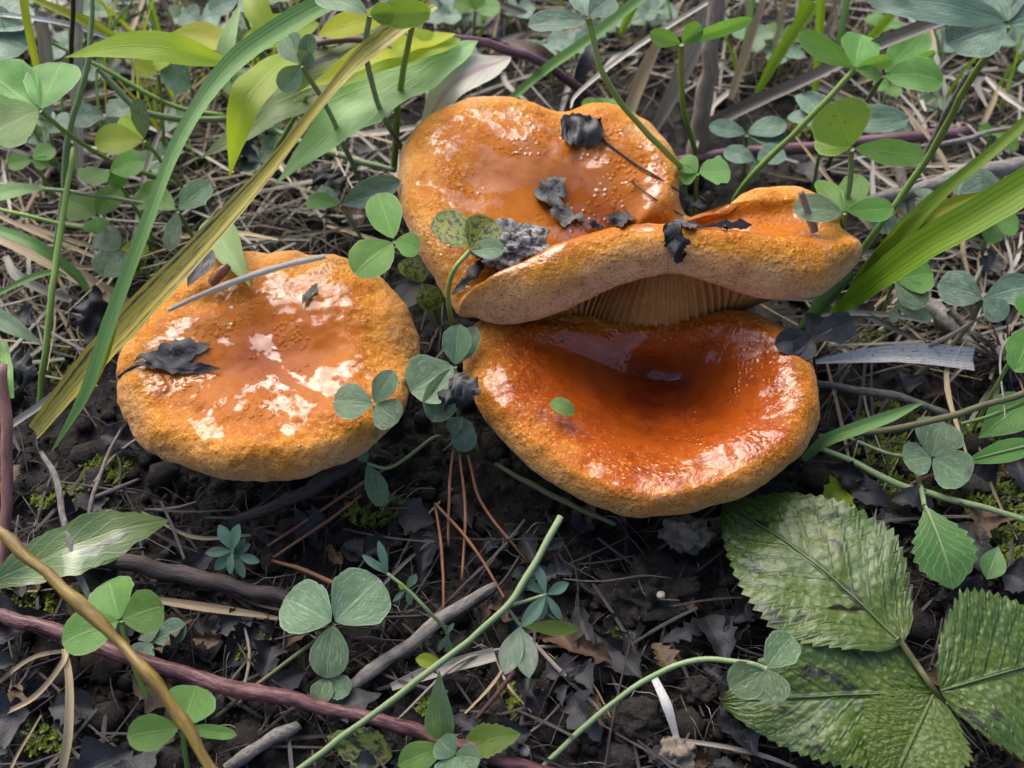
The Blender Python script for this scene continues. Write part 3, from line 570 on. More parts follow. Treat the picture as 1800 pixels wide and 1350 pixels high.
clover('folded grey-green clover in front of the sage lance leaves', (530,116,8.2), [(505,62,8.6,48,V_),(548,60,8.8,30,V_),(492,158,7.8,42,V_),(545,90,8.6,34,V_)], 'cl_grey', [(575,190,6.4),(620,290,3.6),(655,360,1.2)], 'stem_p', 9, fold=0.35)
clover('dark green clover seen from below over the purple stem', (650,28,9.0), [(555,-8,9.2,44),(695,22,9.4,40,V_),(758,20,9.4,50,V_)], ['cl_grey','cl_spot','cl_spot'], [(642,90,8.0),(668,190,5.8),(715,280,2.6)], 'stem_p', 10)
clover('grey-green three-leaved clover below the purple stem', (790,92,2.6), [(742,100,2.7,34),(838,100,2.8,36),(780,140,2.4,46)], 'cl_teal')
clover('dim blue-green clover in the shade below the three-leaved one', (778,150,1.4), [(742,150,1.4,34),(800,130,1.5,30),(765,178,1.3,32)], 'cl_teal')
clover('small green clover at the back among tall stalks', (836,18,4.0), [(798,2,4.2,34),(880,14,4.1,30),(838,-12,4.4,34)], 'cl_green', [(832,60,2.4),(830,100,0.5)], 'stem_p', 6)
clover('blue-green clover held high on the long yellowish stalk that crosses the folded cap', (1034,32,9.5), [(928,48,9.5,40),(1080,-6,9.8,48),(1010,-20,9.7,40)], 'cl_teal', [(1060,130,8.2),(1110,205,6.8),(1188,284,5.0),(1205,310,2.0)], 'stem_g', 11)
clover('bright green clover beside the upright brown twig', (1197,78,7.6), [(1142,58,7.8,30,V_),(1232,44,8.0,36,V_),(1324,34,8.0,26,V_)], ['cl_green']*3, [(1200,180,5.0),(1222,272,1.6)], 'stem_g', 10)
clover('fresh green clover crossing the dry grey blade', (1503,122,6.6), [(1404,58,7.0,40,V_),(1568,104,6.8,26,V_),(1515,62,6.6,70),(1548,138,6.4,22)], 'cl_green', [(1440,190,5.4),(1370,260,3.8),(1300,335,2.0)], 'stem_g', 11)
clover('fresh green clover with one large flat leaflet behind the dry grey blade', (1551,134,6.2), [(1658,146,6.2,58),(1648,92,6.4,24,V_),(1625,55,6.2,66)], 'cl_green', [(1515,190,4.6),(1470,250,2.0)], 'stem_b', 9)
clover('lime green clover with black dashes on its upright leaflet', (1497,262,7.4), [(1462,178,8.4,104,V_),(1628,276,7.6,46,(0.1,-0.8,0.7)),(1432,246,7.4,60)], ['cl_spot','cl_green','cl_spot'], [(1494,320,5.8),(1480,400,4.0),(1470,430,1.5)], 'stem_p', 11)
clover('big pale blue-green clover on the tallest stalk, close above the others', (1772,44,12.5), [(1520,-6,12.9,70,(0,-0.6,1)),(1664,78,12.3,98),(1850,20,12.6,120),(1740,-40,12.9,90)], 'cl_teal', [(1700,150,9.8),(1640,262,7.0),(1530,420,4.0),(1410,575,0.8)], 'stem_g', 13)
clover('blue-green clover beside the foot of the brown twig', (1312,238,2.4), [(1246,222,2.5,32),(1382,214,2.6,40),(1380,250,2.3,26)], 'cl_teal')
clover('blue-green clover below the one at the foot of the brown twig', (1328,284,2.6), [(1272,266,2.7,32),(1378,266,2.7,42),(1336,302,2.4,28)], 'cl_teal', [(1305,340,1.2),(1295,370,0.3)])
clover('broad green clover against the back of the folded cap', (1226,306,4.4), [(1192,282,4.5,38),(1284,300,4.5,50),(1194,310,4.3,36)], 'cl_green')
clover('silvery blue-green clover behind the black-dashed one', (1452,222,3.6), [(1408,162,3.8,46),(1384,204,3.6,26),(1596,212,3.6,48)], 'cl_teal')
clover('green clover pressed to the back lobe of the folded mushroom', (1484,375,5.2), [(1394,368,5.4,54),(1438,318,5.3,36),(1510,308,5.2,50),(1572,366,5.2,44)], ['cl_grey','cl_green','cl_green','cl_green'], [(1482,430,3.0),(1480,470,0.5)])
clover('round blue-green clover behind the scorched lime blades', (1682,345,3.0), [(1762,338,3.2,78),(1690,310,3.0,50),(1700,385,2.8,40)], 'cl_teal')
clover('flat blue-green clover beside the broad lime blade', (1728,526,3.0), [(1648,500,3.1,62),(1822,502,3.1,58),(1765,562,2.8,44)], 'cl_teal', [(1690,590,1.6),(1600,670,0.4)], 'stem_b', 9)
clover('bright green clover reaching in above the bristly seed head', (1815,575,5.6), [(1782,655,5.4,62),(1860,560,5.6,60),(1800,520,5.8,50)], 'cl_green')
clover('green clover peeping out under the broad lime blade', (1572,495,2.6), [(1640,480,2.8,66),(1626,540,2.4,50),(1550,440,2.8,50)], ['cl_green','cl_grey','cl_grey'])
clover('small pale clover with narrow folded leaflets below the lime blades', (1575,540,2.0), [(1638,562,2.0,22),(1612,520,2.2,44),(1568,568,1.8,16)], 'cl_pale')
clover('small green clover below the round blue-green one', (1748,392,2.2), [(1790,402,2.2,38),(1740,428,2.0,34),(1720,385,2.2,24)], 'cl_green')
clover('small dim clover near the reddish stem at the back', (1745,235,1.6), [(1720,225,1.7,24),(1778,238,1.7,26),(1790,262,1.5,24)], 'cl_green')
clover('hairy grey-green clover resting on the wet bramble leaf', (1346,1176,2.4), [(1282,1212,2.4,68),(1392,1118,2.5,62),(1362,1240,2.3,62)], 'cl_hairy', [(1310,1166,2.5),(1215,1162,2.3),(1120,1205,1.7),(1020,1285,0.8),(945,1355,0.2)], 'stem_p', 10)
clover('small dim clover behind the cap of the folded mushroom', (1060,182,3.0), [(1022,184,3.0,20),(1092,188,3.1,24),(1060,172,3.1,20)], 'cl_green')
clover('grey-green clover low under the purple stem at the back', (960,78,2.4), [(920,90,2.4,30),(1000,70,2.5,36),(965,110,2.3,30)], 'cl_teal')
clover('dull green clover at the top behind the lance leaves', (420,-2,6.0), [(368,20,5.8,34),(452,18,6.0,40),(420,-30,6.2,40)], 'cl_teal')
clover('grey clover shaded by the broad yellow lance leaf', (350,40,3.6), [(320,22,3.8,46),(388,30,3.8,44),(372,72,3.4,34)], 'cl_teal', [(385,110,2.0),(392,180,0.4)], 'stem_b', 7)
clover('small green clover among the leaves at the bottom of the red cane', (800,1330,1.4), [(770,1300,1.6,50),(845,1335,1.6,50),(790,1375,1.4,60)], 'cl_grey')
clover('small grey clover poking out below the broad green one', (735,115,1.8), [(700,98,1.9,30),(760,100,1.8,28),(740,140,1.7,28)], 'cl_teal')

# ------------------------------------------------------------------ bramble and broad leaves
br = empty('bramble_shoot', G(1640,1215))
bo = Vector(br.location)
midrib(leaf('leaflet', W(1588,1128,2.0), W(1272,880,1.2), 268, M['bramble'], br, bo, 'ovate', (0.1,-0.25,1), 0.05, 0.06, 0.03, 0.10, 22, 100, 25, ruck=0.003, pucker=0.0006), 25, M['rib'], 4.5, bo)
midrib(leaf('leaflet', W(1645,1218,1.4), W(1268,1235,0.9), 250, M['bramble'], br, bo, 'ovate', (0,-0.25,1), 0.06, 0.07, 0.03, 0.10, 22, 100, 25, ruck=0.003, pucker=0.0006), 25, M['rib'], 4.5, bo)
midrib(leaf('leaflet', W(1640,1222,1.9), W(1555,1400,1.2), 190, M['bramble_y'], br, bo, 'ovate', (-0.1,-0.2,1), 0.12, 0.06, 0.03, 0.12, 16, 90, 25, ruck=0.003, pucker=0.0005), 25, M['rib'], 4.5, bo)
midrib(leaf('leaflet', W(1652,1215,2.0), W(1890,1150,1.8), 300, M['bramble'], br, bo, 'ovate', (0,-0.25,1), 0.08, 0.08, 0.03, 0.10, 20, 100, 25, ruck=0.003, pucker=0.0006), 25, M['rib'], 4.5, bo)
tube('leaf_stalk', [W(1578,1122,2.0), W(1608,1165,1.7), W(1640,1212,1.5), W(1690,1290,0.3)], [11,12,13], M['stem_b'], br, bo, rough=0.2)
leaf('torn_edge', W(1425,1085,1.7), W(1545,1082,1.8), 44, M['dead_brown'], br, bo, 'lance', (0.1,-0.7,1), 0.4, 0.05, 0.1, nt_=18, ns=9, ruck=0.04, rag=0.4)
tag(br, 'bramble shoot with large toothed wrinkled leaves spotted purple-black, lying on soil', 'bramble')
def one_leaf(name, label, base, tip, w, mat, shape='lance', stalk=None, cat='leaf', sm='stem_g', sw=9, group=None, **kw):
    b = W(*base)
    if stalk:
        r = empty(name, b); o_ = leaf('leaf_blade', b, W(*tip), w, M[mat], r, b, shape, **kw); midrib(o_, kw.get('ns', 9), M['stem_p'], 6, b)
        tube('stalk', [b] + PW(stalk), sw, M[sm], r, b); return tag(r, label, cat, group)
    return tag(leaf(name, b, W(*tip), w, M[mat], None, None, shape, **kw), label, cat, group)
one_leaf('toothed_leaf', 'glossy wet toothed green leaf with a pale midrib beside the moss', (1625,890,1.6), (1676,1036,1.0), 108, 'wetleaf', 'spat', [(1618,860,1.0),(1612,835,0.3)], sm='stem_p', serr=0.22, nser=9, nt_=28, ns=11, fold=0.12, arch=0.08)
one_leaf('green_leaf', 'small wet green leaf half hidden behind a black dead leaf on moss', (1755,960,0.8), (1735,1018,0.6), 44, 'wetleaf', 'spat')
one_leaf('long_leaf', 'long wet green leaf with pale midrib and brown rot under the yellowish cane', (-40,1040,1.4), (294,912,1.7), 96, 'thistle', 'spat', serr=0.06, nser=40, nt_=44, ns=13, fold=0.16, arch=0.10, wav=0.06, rag=0.25)
one_leaf('rotting_leaf', 'yellow rotting leaf piece beneath the long wet green leaf', (105,985,0.8), (215,975,0.9), 40, 'cl_mott', 'spat')
one_leaf('green_leaf', 'pointed green leaf tip draped over the back rim of the lone mushroom', (365,385,3.6), (438,500,4.6), 66, 'lance_g', 'lance', fold=0.3)
one_leaf('dead_leaf', 'pale grey dry leaf behind the back rim of the lone mushroom', (375,440,4.6), (330,505,4.2), 40, 'dead_grey', 'lance', cat='dead leaf', fold=0.3)
one_leaf('upright_leaf', 'blue-green folded upright leaf in front of the dark red cane', (775,1305,0.8), (772,1178,3.0), 52, 'cl_grey', 'lance', fold=0.5, n=(0,-1,0.5))
one_leaf('toothed_leaf', 'yellow toothed leaf with dark rot lying below the dark red cane', (690,1330,0.5), (575,1295,0.7), 70, 'cl_mott', 'ovate', serr=0.2, nser=9, nt_=24)
one_leaf('toothed_leaf', 'yellow-green toothed leaf peppered with black at the foot of the curved stalk', (815,1310,0.7), (915,1290,1.2), 58, 'cl_spot', 'ovate', serr=0.2, nser=9, nt_=24)
one_leaf('green_leaf', 'low green leaf with a rough edge next to the peppered toothed leaf', (700,1345,0.6), (790,1310,1.2), 54, 'cl_green', 'lance')
one_leaf('leaf_scrap', 'tiny green leaf scrap stuck on the wet bowl-shaped cap', (968,705,3.75), (1010,728,3.7), 28, 'cl_green', 'round', cat='leaf scrap', arch=0.12)
one_leaf('pale_leaf', 'pale green leaf blade entering behind the wiry stalks', (-30,348,4.2), (84,332,4.4), 30, 'lance_g', 'lance')
one_leaf('pointed_leaf', 'blue-green pointed leaf tip beside the rotting black leaf', (-40,540,3.0), (78,608,2.6), 34, 'cl_grey', 'lance')
one_leaf('fern_leaf', 'pale green leaf lying below the thin stalks by the moss', (1810,700,1.2), (1720,770,0.8), 74, 'cl_green', 'lance')
one_leaf('grey_leaf', 'big grey-green leaf edge entering below the thin stalks', (1830,780,1.8), (1690,815,0.9), 40, 'cl_green', 'lance', stalk=[(1640,835,0.6),(1590,860,0.3)], sm='stem_pink', sw=7)

# lance-leaved plant with purple stem
gp = empty('lance_leaved_plant', G(1075,205)); go = Vector(gp.location)
tube('stem', [W(540,78,6.4), W(640,68,6.2), W(800,68,5.4), W(930,100,4.2), W(1010,148,2.6), W(1075,205,0.1)], [10,14,16,18,20], M['stem_pur'], gp, go)
for (b, t, m_, w, mat, n_) in [
    ((840,70,5.4),(484,322,4.4),(640,190,5.6),88,'lance_g',(-0.3,-0.5,1)),
    ((740,40,6.0),(352,276,4.6),(520,175,5.6),78,'lance_o',(-0.3,-0.5,1)),
    ((800,62,5.8),(528,164,7.0),(660,95,7.0),46,'lance_y',(-0.2,-0.6,1)),
    ((810,66,5.7),(600,150,6.2),(700,92,6.6),60,'lance_yg',(-0.2,-0.6,1)),
    ((898,98,4.6),(732,246,3.6),(800,150,5.0),62,'lance_p',(-0.3,-0.5,1)),
    ((560,40,6.4),(400,100,6.0),(480,60,6.6),56,'lance_yg',(0,-0.6,1)),
    ((560,60,6.6),(700,30,6.8),(630,40,7.0),44,'lance_y',(0,-0.6,1)),
    ((540,78,6.4),(402,312,5.0),(440,175,7.2),58,'lance_yg',(-0.2,-0.7,1)),
    ((480,60,6.8),(430,-40,7.4),(450,10,7.2),46,'lance_yg',(0,-1,0.5)),
    ((405,110,7.6),(112,100,8.0),(255,82,8.4),52,'lance_yg',(0,-0.7,1)),
    ((430,90,6.0),(280,70,5.4),(350,62,5.8),44,'lance_y',(0,-0.6,1)),
    ((395,160,5.4),(425,0,6.6),(400,80,6.2),30,'lance_g',(0,-1,0.5)),
    ((1000,140,3.0),(880,70,3.6),(940,92,3.8),30,'dead_brown',(0,-0.6,1)),
    ((1010,148,2.6),(1040,60,3.6),(1035,100,3.4),26,'dead',(0,-0.6,1))]:
    leaf('leaf', W(*b), W(*t), w, M[mat], gp, go, 'lance', n_, 0.16, 0.02, 0.03, 0.05, 24, 30, 9, mid=W(*m_))
tag(gp, 'lance-leaved plant with a purple stem and yellowing leaves leaning behind the folded mushroom', 'plant')

# small sprigs
def sprig(label, main, mw, sets, mat='sprig', smat='stem_p', lm=None, name='sprig'):
    P_ = PW(main); base = P_[0]; r = empty(name, base); tube('stem', P_, mw, M[smat], r, base)
    for s in sets:
        c = W(*s[0])
        if s[1]: tube('side_stem', [W(*s[1]), c], 6, M[smat], r, base)
        for q in s[2]:
            leaf('leaflet', c, W(*q[:3]), q[3], M[q[4] if len(q) > 4 else mat], r, base, 'spat', (rng.uniform(-.4,.4), -0.5, 1), 0.2, 0.04, 0.04)
    return tag(r, label, 'plant')
sprig('cut green stalk with narrow blue-green leaflets rising across the dark litter', [(500,1372,0.3),(700,1222,1.6),(870,1085,2.8),(925,1015,3.2),(986,908,3.6)], [11,12,12,12], [
    ((960,1045,2.9),(893,1066,2.8),[(943,992,3.2,18),(918,1018,3.1,17),(1000,1024,3.2,21),(915,1102,3.2,26),(987,1090,2.6,15),(952,1090,2.5,13)]),
    ((914,1100,2.4),(893,1070,2.7),[(888,1186,2.2,42,'cl_pale'),(930,1192,2.2,42,'cl_pale'),(1020,1106,2.3,26,'cl_spot')]),
    ((778,1165,1.8),(790,1150,2.2),[(730,1158,1.8,26,'cl_yell')])])
sprig('thin yellowing stalk with small narrow leaflets leaning over the grey stick', [(785,1145,0.3),(785,1110,1.2),(755,1075,2.0),(715,1035,2.4),(680,1008,2.6)], [6,7,6], [
    ((682,1010,2.6),None,[(665,950,3.2,16),(636,975,2.9,14),(655,985,2.7,12)]),((715,1035,2.4),None,[(732,1008,2.7,16),(690,1058,2.2,9),(722,1064,2.1,12),(700,1028,2.5,10,'cl_yell')]),
    ((785,1115,1.4),None,[(792,1148,1.0,14),(770,1145,1.0,10),(798,1095,1.8,8)])])
sprig('tiny blue-green seedling beside the dark brown stick', [(412,1010,0.1),(411,985,1.0),(409,968,1.6)], [8,7], [
    ((409,968,1.6),None,[(385,922,2.0,22),(421,920,2.2,20),(360,972,1.7,18),(378,1002,1.3,20),(405,1010,1.3,14)]),((415,975,1.4),(411,985,1.0),[(430,945,1.8,14),(440,955,1.7,14),(457,988,1.4,17),(430,1016,1.1,16)])])
sprig('feathery grey-green fern-like sprig over the purple stem', [(640,95,6.6),(690,50,7.4),(745,25,7.8)], [4,4], [
    ((660,75,7.0),None,[(625,80,7.0,6),(640,50,7.2,6),(690,85,7.0,6),(650,100,6.8,6)]),((690,50,7.4),None,[(665,35,7.6,6),(700,25,7.6,6),(720,65,7.4,6),(685,80,7.2,6)]),((720,38,7.6),None,[(700,15,7.8,6),(740,50,7.6,6),(750,30,7.8,6)])])
# ------------------------------------------------------------------ grass blades, straws, stalks
def gb(label, pts, wl, mat, name='wild_grass', cat='grass', group=None, **kw):
    return tag(blade(name, PW(pts), wl, M[mat], **kw), label, cat, group, 'thing')
def st(label, pts, wl, mat, name='stalk', cat='stalk', group=None, rough=0.0, sides=7):
    return tag(tube(name, lay(pts, 0.0005) if name == 'leaf_stalk' else PW(pts), wl, M[mat], rough=rough, sides=sides), label, cat, group)
gb('long green grass blade crossing in front of the lone mushroom', [(92,792,2.0),(150,690,3.8),(195,560,5.2),(255,400,6.6),(318,240,7.6),(400,120,8.2),(500,45,8.6),(640,-30,9.0)], [3,20,25,24,22,28,38,40,38], 'g_green', fold=0.2)
gb('long rotting blade striped yellow and black leaning over the lone mushroom', [(60,760,1.2),(150,650,3.4),(250,540,4.8),(350,435,5.6),(470,300,6.6),(560,185,7.6),(640,95,8.2),(760,5,8.8)], [30,44,52,44,34,20,18,34,30], 'g_strp', fold=0.2)
gb('narrow yellowing blade split from the long green grass blade', [(98,785,1.8),(150,700,3.2),(185,630,4.4),(205,570,5.0)], [2,12,12,6], 'g_yell')
gb('broad bright lime blade fanning out from the back of the bowl-shaped mushroom', [(1462,556,1.4),(1530,500,3.6),(1620,435,5.6),(1720,378,7.0),(1840,305,8.0)], [20,46,58,64,66], 'g_lime', fold=0.2)
gb('lime blade with a scorched brown patch beside the broad one', [(1478,545,1.4),(1530,478,3.4),(1590,405,5.2),(1660,335,6.4),(1740,270,7.2),(1830,190,8.0)], [14,34,34,22,20,20], 'g_lime', fold=0.2)
gb('yellow blade with a burnt tip lying over the scorched lime blade', [(1490,532,1.6),(1545,465,3.8),(1610,400,5.4),(1670,360,6.0),(1732,336,6.4)], [16,40,36,24,2], 'g_yell')
gb('dark green blade in the shade of the folded cap', [(1400,590,0.5),(1450,530,2.4),(1500,480,3.6)], [18,26,14], 'g_green')
gb('slender olive blade rising beside the back of the bowl-shaped cap', [(1415,575,0.4),(1440,520,1.6),(1475,455,2.8)], [10,12,8], 'g_green')
gb('green blade pointing out from the rim of the bowl-shaped mushroom', [(1412,808,0.8),(1450,776,1.8),(1510,752,2.4),(1570,730,2.8),(1625,706,3.2)], [12,22,26,22,3], 'g_green')
gb('pale green blade rising diagonally behind the folded cap', [(895,178,2.0),(960,122,4.0),(1040,65,5.6),(1140,-15,7.0)], [16,20,20,20], 'g_green')
gb('yellow-green blade with a bent tip above the broad yellow leaf', [(40,-10,8.0),(110,20,7.6),(160,42,7.2),(215,72,6.4)], [8,16,20,8], 'g_yell')
gb('upright yellow blade standing in front of the dark clover', [(38,-20,8.4),(50,50,7.6),(66,125,6.4)], [14,14,12], 'g_yell')
gb('white sunlit straw lying behind the upright yellow blade', [(-20,24,6.8),(60,32,6.8),(130,45,6.4),(205,72,5.4)], [8,9,10,7], 'g_white', 'straw', 'straw')
gb('short green blade curling beside the red stem', [(5,600,2.0),(14,650,2.8),(22,700,2.6)], [14,18,6], 'g_green')
gb('green blade arching low among the dry straws', [(-20,398,2.6),(60,430,2.6),(130,480,1.8),(165,525,0.6)], [16,22,18,6], 'g_green')
gb('thin green blade with a hooked tip low among the dry straws', [(-10,520,1.6),(50,490,2.4),(95,478,2.6),(118,486,2.4)], [8,12,10,2], 'g_green')
gb('broad tan straw sloping behind the striped blade', [(-20,408,1.6),(80,455,1.4),(170,505,1.0),(250,555,0.5)], [22,28,28,24], 'g_tan', 'straw', 'straw')
gb('pale curved straw under the broad tan one', [(10,450,1.4),(30,485,1.4),(90,515,1.0),(155,535,0.5)], [10,18,16,14], 'g_grey', 'straw', 'straw')
gb('short tan straw end lying across the curved straws', [(105,465,1.8),(140,470,1.7),(185,472,1.5)], [8,9,8], 'g_tan', 'straw', 'straw')
gb('grey-blue straw end beneath the striped blade', [(15,750,0.6),(60,720,1.0),(110,685,1.6)], [14,14,14], 'g_grey', 'straw', 'straw')
gb('straw resting along the back rim of the lone mushroom', [(295,545,4.3),(360,515,4.55),(430,488,4.6),(500,466,4.65),(572,450,4.5)], [8,10,9,12,10,13,11,12,9], 'g_grey', 'straw', 'straw', fold=-0.25)
gb('flat white speckled straw pointing to the bristly seed head', [(1428,637,0.8),(1500,628,1.0),(1600,622,1.2),(1712,632,1.2)], [6,22,36,44], 'g_white', 'straw', 'straw')
gb('dry grey blade slanting across the tall grass tuft', [(1245,222,1.0),(1330,180,2.6),(1430,135,4.4),(1540,82,6.6),(1690,22,8.6)], [26,26,24,26,28], 'g_dkgrey', 'straw', 'straw', fold=0.4)
gb('wide pale grey straw leaning beside the brown twig', [(1150,228,0.4),(1185,160,2.0),(1225,70,4.0),(1250,-20,5.6)], [18,28,32,30], 'g_grey', 'straw', 'straw')
gb('brown straw leaning below the bright green clover', [(1105,198,0.4),(1135,120,1.8),(1170,50,3.4)], [22,24,14], 'g_tan', 'straw', 'straw')
gb('long thin curved straw arching to the back of the folded cap', [(1003,190,4.6),(1015,165,4.6),(1080,110,4.6),(1160,55,4.8),(1250,0,5.4)], [3,7,10,10,8], 'g_grey', 'straw', 'straw')
gb('split tan straw on the soil by the pale green clover', [(272,1054,0.8),(350,1066,0.8),(420,1076,0.7),(488,1086,0.6)], [12,16,14,5], 'g_tan', 'straw', 'straw')
gb('bleached flat straw under the cut green stalk', [(688,1208,0.5),(760,1180,0.6),(870,1150,0.8)], [14,26,24], 'g_grey', 'straw', 'straw')
gb('pale bent straw standing in the open soil', [(1150,1192,0.8),(1172,1240,0.9),(1190,1300,0.4)], [12,18,10], 'g_white', 'straw', 'straw')
gb('thin pale straw snaking over the open soil', [(1188,1300,0.4),(1270,1312,0.6),(1340,1328,0.5),(1400,1350,0.4)], [8,8,8,6], 'g_grey', 'straw', 'straw')
gb('flat tan straw hanging down beside the yellowish cane', [(113,1140,1.6),(122,1200,1.4),(120,1290,0.9),(108,1360,0.3)], [10,14,16,16], 'g_tan', 'straw', 'straw')
gb('dry straw looping under the red cane', [(-10,1262,0.6),(60,1225,1.2),(110,1165,1.6),(118,1130,1.4)], [8,10,10,6], 'g_tan', 'straw', 'straw')
gb('dry curling straw at the edge beneath the red cane', [(-10,1205,0.5),(60,1155,0.8),(150,1140,0.7)], [7,8,6], 'g_tan', 'straw', 'straw')
gb('long grey-brown straw fanning up beside the wiry stalks', [(76,230,1.4),(85,140,3.4),(72,20,6.0)], [22,26,20], 'g_grey', 'straw', 'straw')
gb('tall pale straw standing behind the dark thin stalk', [(140,300,1.0),(136,180,3.6),(134,60,6.0),(142,-30,8.0)], [14,22,24,24], 'g_grey', 'straw', 'straw')
for i, (p, w, m_, lab) in enumerate([
    ([(1330,165,1.0),(1370,95,2.6),(1432,5,4.6)],[10,22,24],'g_lime','lime blade with a tan stripe in the tall grass tuft'),
    ([(1432,165,1.0),(1438,90,2.6),(1444,-20,4.8)],[10,15,16],'g_lime','straight upright lime blade in the tall grass tuft'),
    ([(1284,175,0.8),(1310,95,2.4),(1345,-10,4.6)],[12,16,12],'g_tan','broad tan straw in the tall grass tuft'),
    ([(1288,150,0.8),(1312,70,2.6),(1326,-20,4.6)],[8,10,9],'g_green','slim green blade hugging the tan straw of the tuft'),
    ([(1462,130,1.2),(1478,60,2.8),(1492,-20,4.6)],[7,12,12],'g_green','pale green blade at the outer side of the tall tuft'),
    ([(1355,110,1.2),(1372,40,2.6),(1384,-20,4.0)],[8,9,8],'g_tan','thin tan straw between the blades of the tall tuft'),
    ([(1420,120,1.2),(1450,55,2.6),(1480,-20,4.2)],[6,8,7],'g_tan','slanting tan straw across the tall tuft'),
    ([(1515,85,2.0),(1560,35,3.4),(1610,-20,5.0)],[16,18,14],'g_lime','wide lime blade half behind the green clovers'),
    ([(1395,60,1.6),(1410,20,2.6),(1420,-20,3.6)],[12,18,18],'g_lime','short broad lime blade at the back of the tuft'),
    ([(1090,60,1.6),(1110,20,2.8),(1130,-20,4.0)],[10,18,16],'g_lime','lime blade standing behind the bright green clover')]):
    gb(lab, p, w, m_, 'wild_grass' if m_ in ('g_lime', 'g_green') else 'straw', 'grass' if m_ in ('g_lime', 'g_green') else 'straw')
# stalks and sticks
st('upright brown twig standing behind the folded mushroom', [(1218,290,0.2),(1230,230,1.6),(1245,130,3.8),(1258,20,6.0),(1264,-40,7.0)], [30,32,30,30,30], 'twig', 'twig', 'twig', rough=0.22, sides=12)
st('smooth yellowish cane with dark nodes hanging in front of the litter', [(-20,915,4.6),(60,990,4.4),(140,1062,4.2),(210,1130,4.0),(272,1200,3.8),(325,1275,3.4),(385,1375,3.0)], [12,24,19,20,27,20,19,24,20,26,19,20], 'cane_yel', 'cane', 'cane', rough=0.25, sides=10)
st('long dark red bramble cane lying across the litter', [(-30,1080,1.2),(60,1098,1.2),(160,1132,1.1),(300,1178,1.0),(420,1210,1.0),(560,1240,0.9),(700,1275,0.8),(830,1318,0.7),(980,1362,0.5)], [22,26,25,30,26,26,31,26,24,28,23,24,20], 'cane_red', 'cane', 'cane', rough=0.32, sides=12)
st('pinkish upright stem at the edge beside the dry straws', [(8,1010,0.4),(10,900,1.8),(10,760,3.4),(4,640,4.6)], [16,20,22,20], 'stem_pink', 'stem', 'stem')
st('dark brown stick lying behind the tan split straw', [(-20,960,0.5),(120,975,0.6),(220,990,0.7),(350,1015,0.7),(450,1040,0.7),(530,1056,0.6)], [18,24,30,29,27,24], 'twig_d', 'stick', 'stick', rough=0.3, sides=10)
st('grey stick lying under the cut green stalk', [(595,1218,0.6),(680,1160,0.7),(760,1100,0.8),(870,1030,0.7)], [18,25,22,24,14], 'twig_g', 'stick', 'stick', rough=0.3, sides=10)
st('pale weathered stick near the bottom of the red cane', [(395,1350,0.5),(460,1310,0.6),(525,1272,0.6)], [14,25,21,24,16], 'twig_g', 'stick', 'stick', rough=0.2, sides=10)
st('blue-grey crooked twig standing over the long wet leaf', [(72,795,2.4),(98,840,2.4),(110,900,2.2),(125,965,2.0),(160,1062,1.4)], [9,12,11,12,12], 'twig_g', 'twig', 'twig', rough=0.2)
st('thin brown stalk leaning on the long wet leaf', [(214,752,2.6),(185,810,2.4),(160,890,2.0),(148,990,1.2)], [5,7,8,6], 'twig', 'stalk', 'stalk')
st('short grey-blue twig on the mossy soil by the lone mushroom', [(160,878,0.6),(200,862,0.7),(244,842,0.8)], [7,9,5], 'twig_g', 'twig', 'twig')
st('pale thin twig lying on the soil under the lone mushroom', [(90,845,0.5),(160,855,0.5),(245,868,0.4)], [4,5,4], 'twig_g', 'twig', 'twig')
st('brown root-like stick reaching under the lone mushroom', [(415,915,0.5),(480,890,0.9),(560,850,1.2),(650,800,1.4)], [14,22,26,22], 'twig_d', 'stick', 'stick', rough=0.3, sides=10)
st('thin tan twig pointing at the smudged clover', [(478,985,0.7),(530,1000,0.8),(592,1026,0.9)], [5,9,10], 'needle', 'twig', 'twig')
st('dark thin upright stalk in front of the tall pale straw', [(126,130,5.6),(127,60,7.0),(129,-20,8.4)], [8,8,8], 'black_st')
st('tall pale green stalk behind the large green clover', [(95,460,0.4),(112,340,3.0),(120,240,4.8),(155,110,6.8),(163,-20,8.6)], [11,12,11,10,8], 'stem_p')
st('green stalk rooted beside the black leaf', [(68,720,0.2),(80,610,2.0),(98,460,3.6),(130,260,5.0)], [11,12,12,10], 'stem_g')
st('thin green stalk leaning across the backlit leaves', [(170,120,5.6),(200,150,5.0),(265,200,4.0),(400,210,3.0)], [7,12,12,12], 'stem_p')
st('jointed green stalk lying behind the long grass blade', [(90,75,5.6),(180,120,4.6),(300,185,3.4),(395,205,2.8)], [6,8,9,10], 'stem_g')
st('cut yellowish stalk standing before the sage leaves', [(450,320,1.0),(490,255,3.4),(540,168,6.0)], [8,9,8], 'stem_g')
st('straight green stalk rising from the edge of the folded cap', [(692,300,2.4),(700,180,5.2),(715,90,7.4),(738,-15,9.6)], [12,12,11,11], 'stem_g')
st('green runner stalk lying behind the fresh green clover', [(482,230,2.6),(560,262,2.6),(640,285,2.8),(695,300,3.0)], [10,13,12,8], 'stem_p')
st('thin green stalk crossing the clovers', [(-20,322,3.6),(80,332,3.8),(180,345,3.8),(268,362,3.6)], [7,8,8,6], 'stem_p')
st('yellow stalk crossing low under the clovers', [(-20,362,2.6),(60,382,2.6),(130,398,2.4),(188,402,2.2)], [7,8,7,5], 'stem_g')
st('long pale stalk running past the grey moss clover', [(1436,785,0.7),(1520,822,0.8),(1580,852,0.9),(1680,880,0.9),(1820,918,0.8)], [10,12,13,13,12], 'stem_p')
st('long brown-green stalk reaching in over the moss clover', [(1440,768,0.9),(1560,756,1.6),(1680,728,2.2),(1820,685,2.6)], [10,12,13,13], 'stem_b')
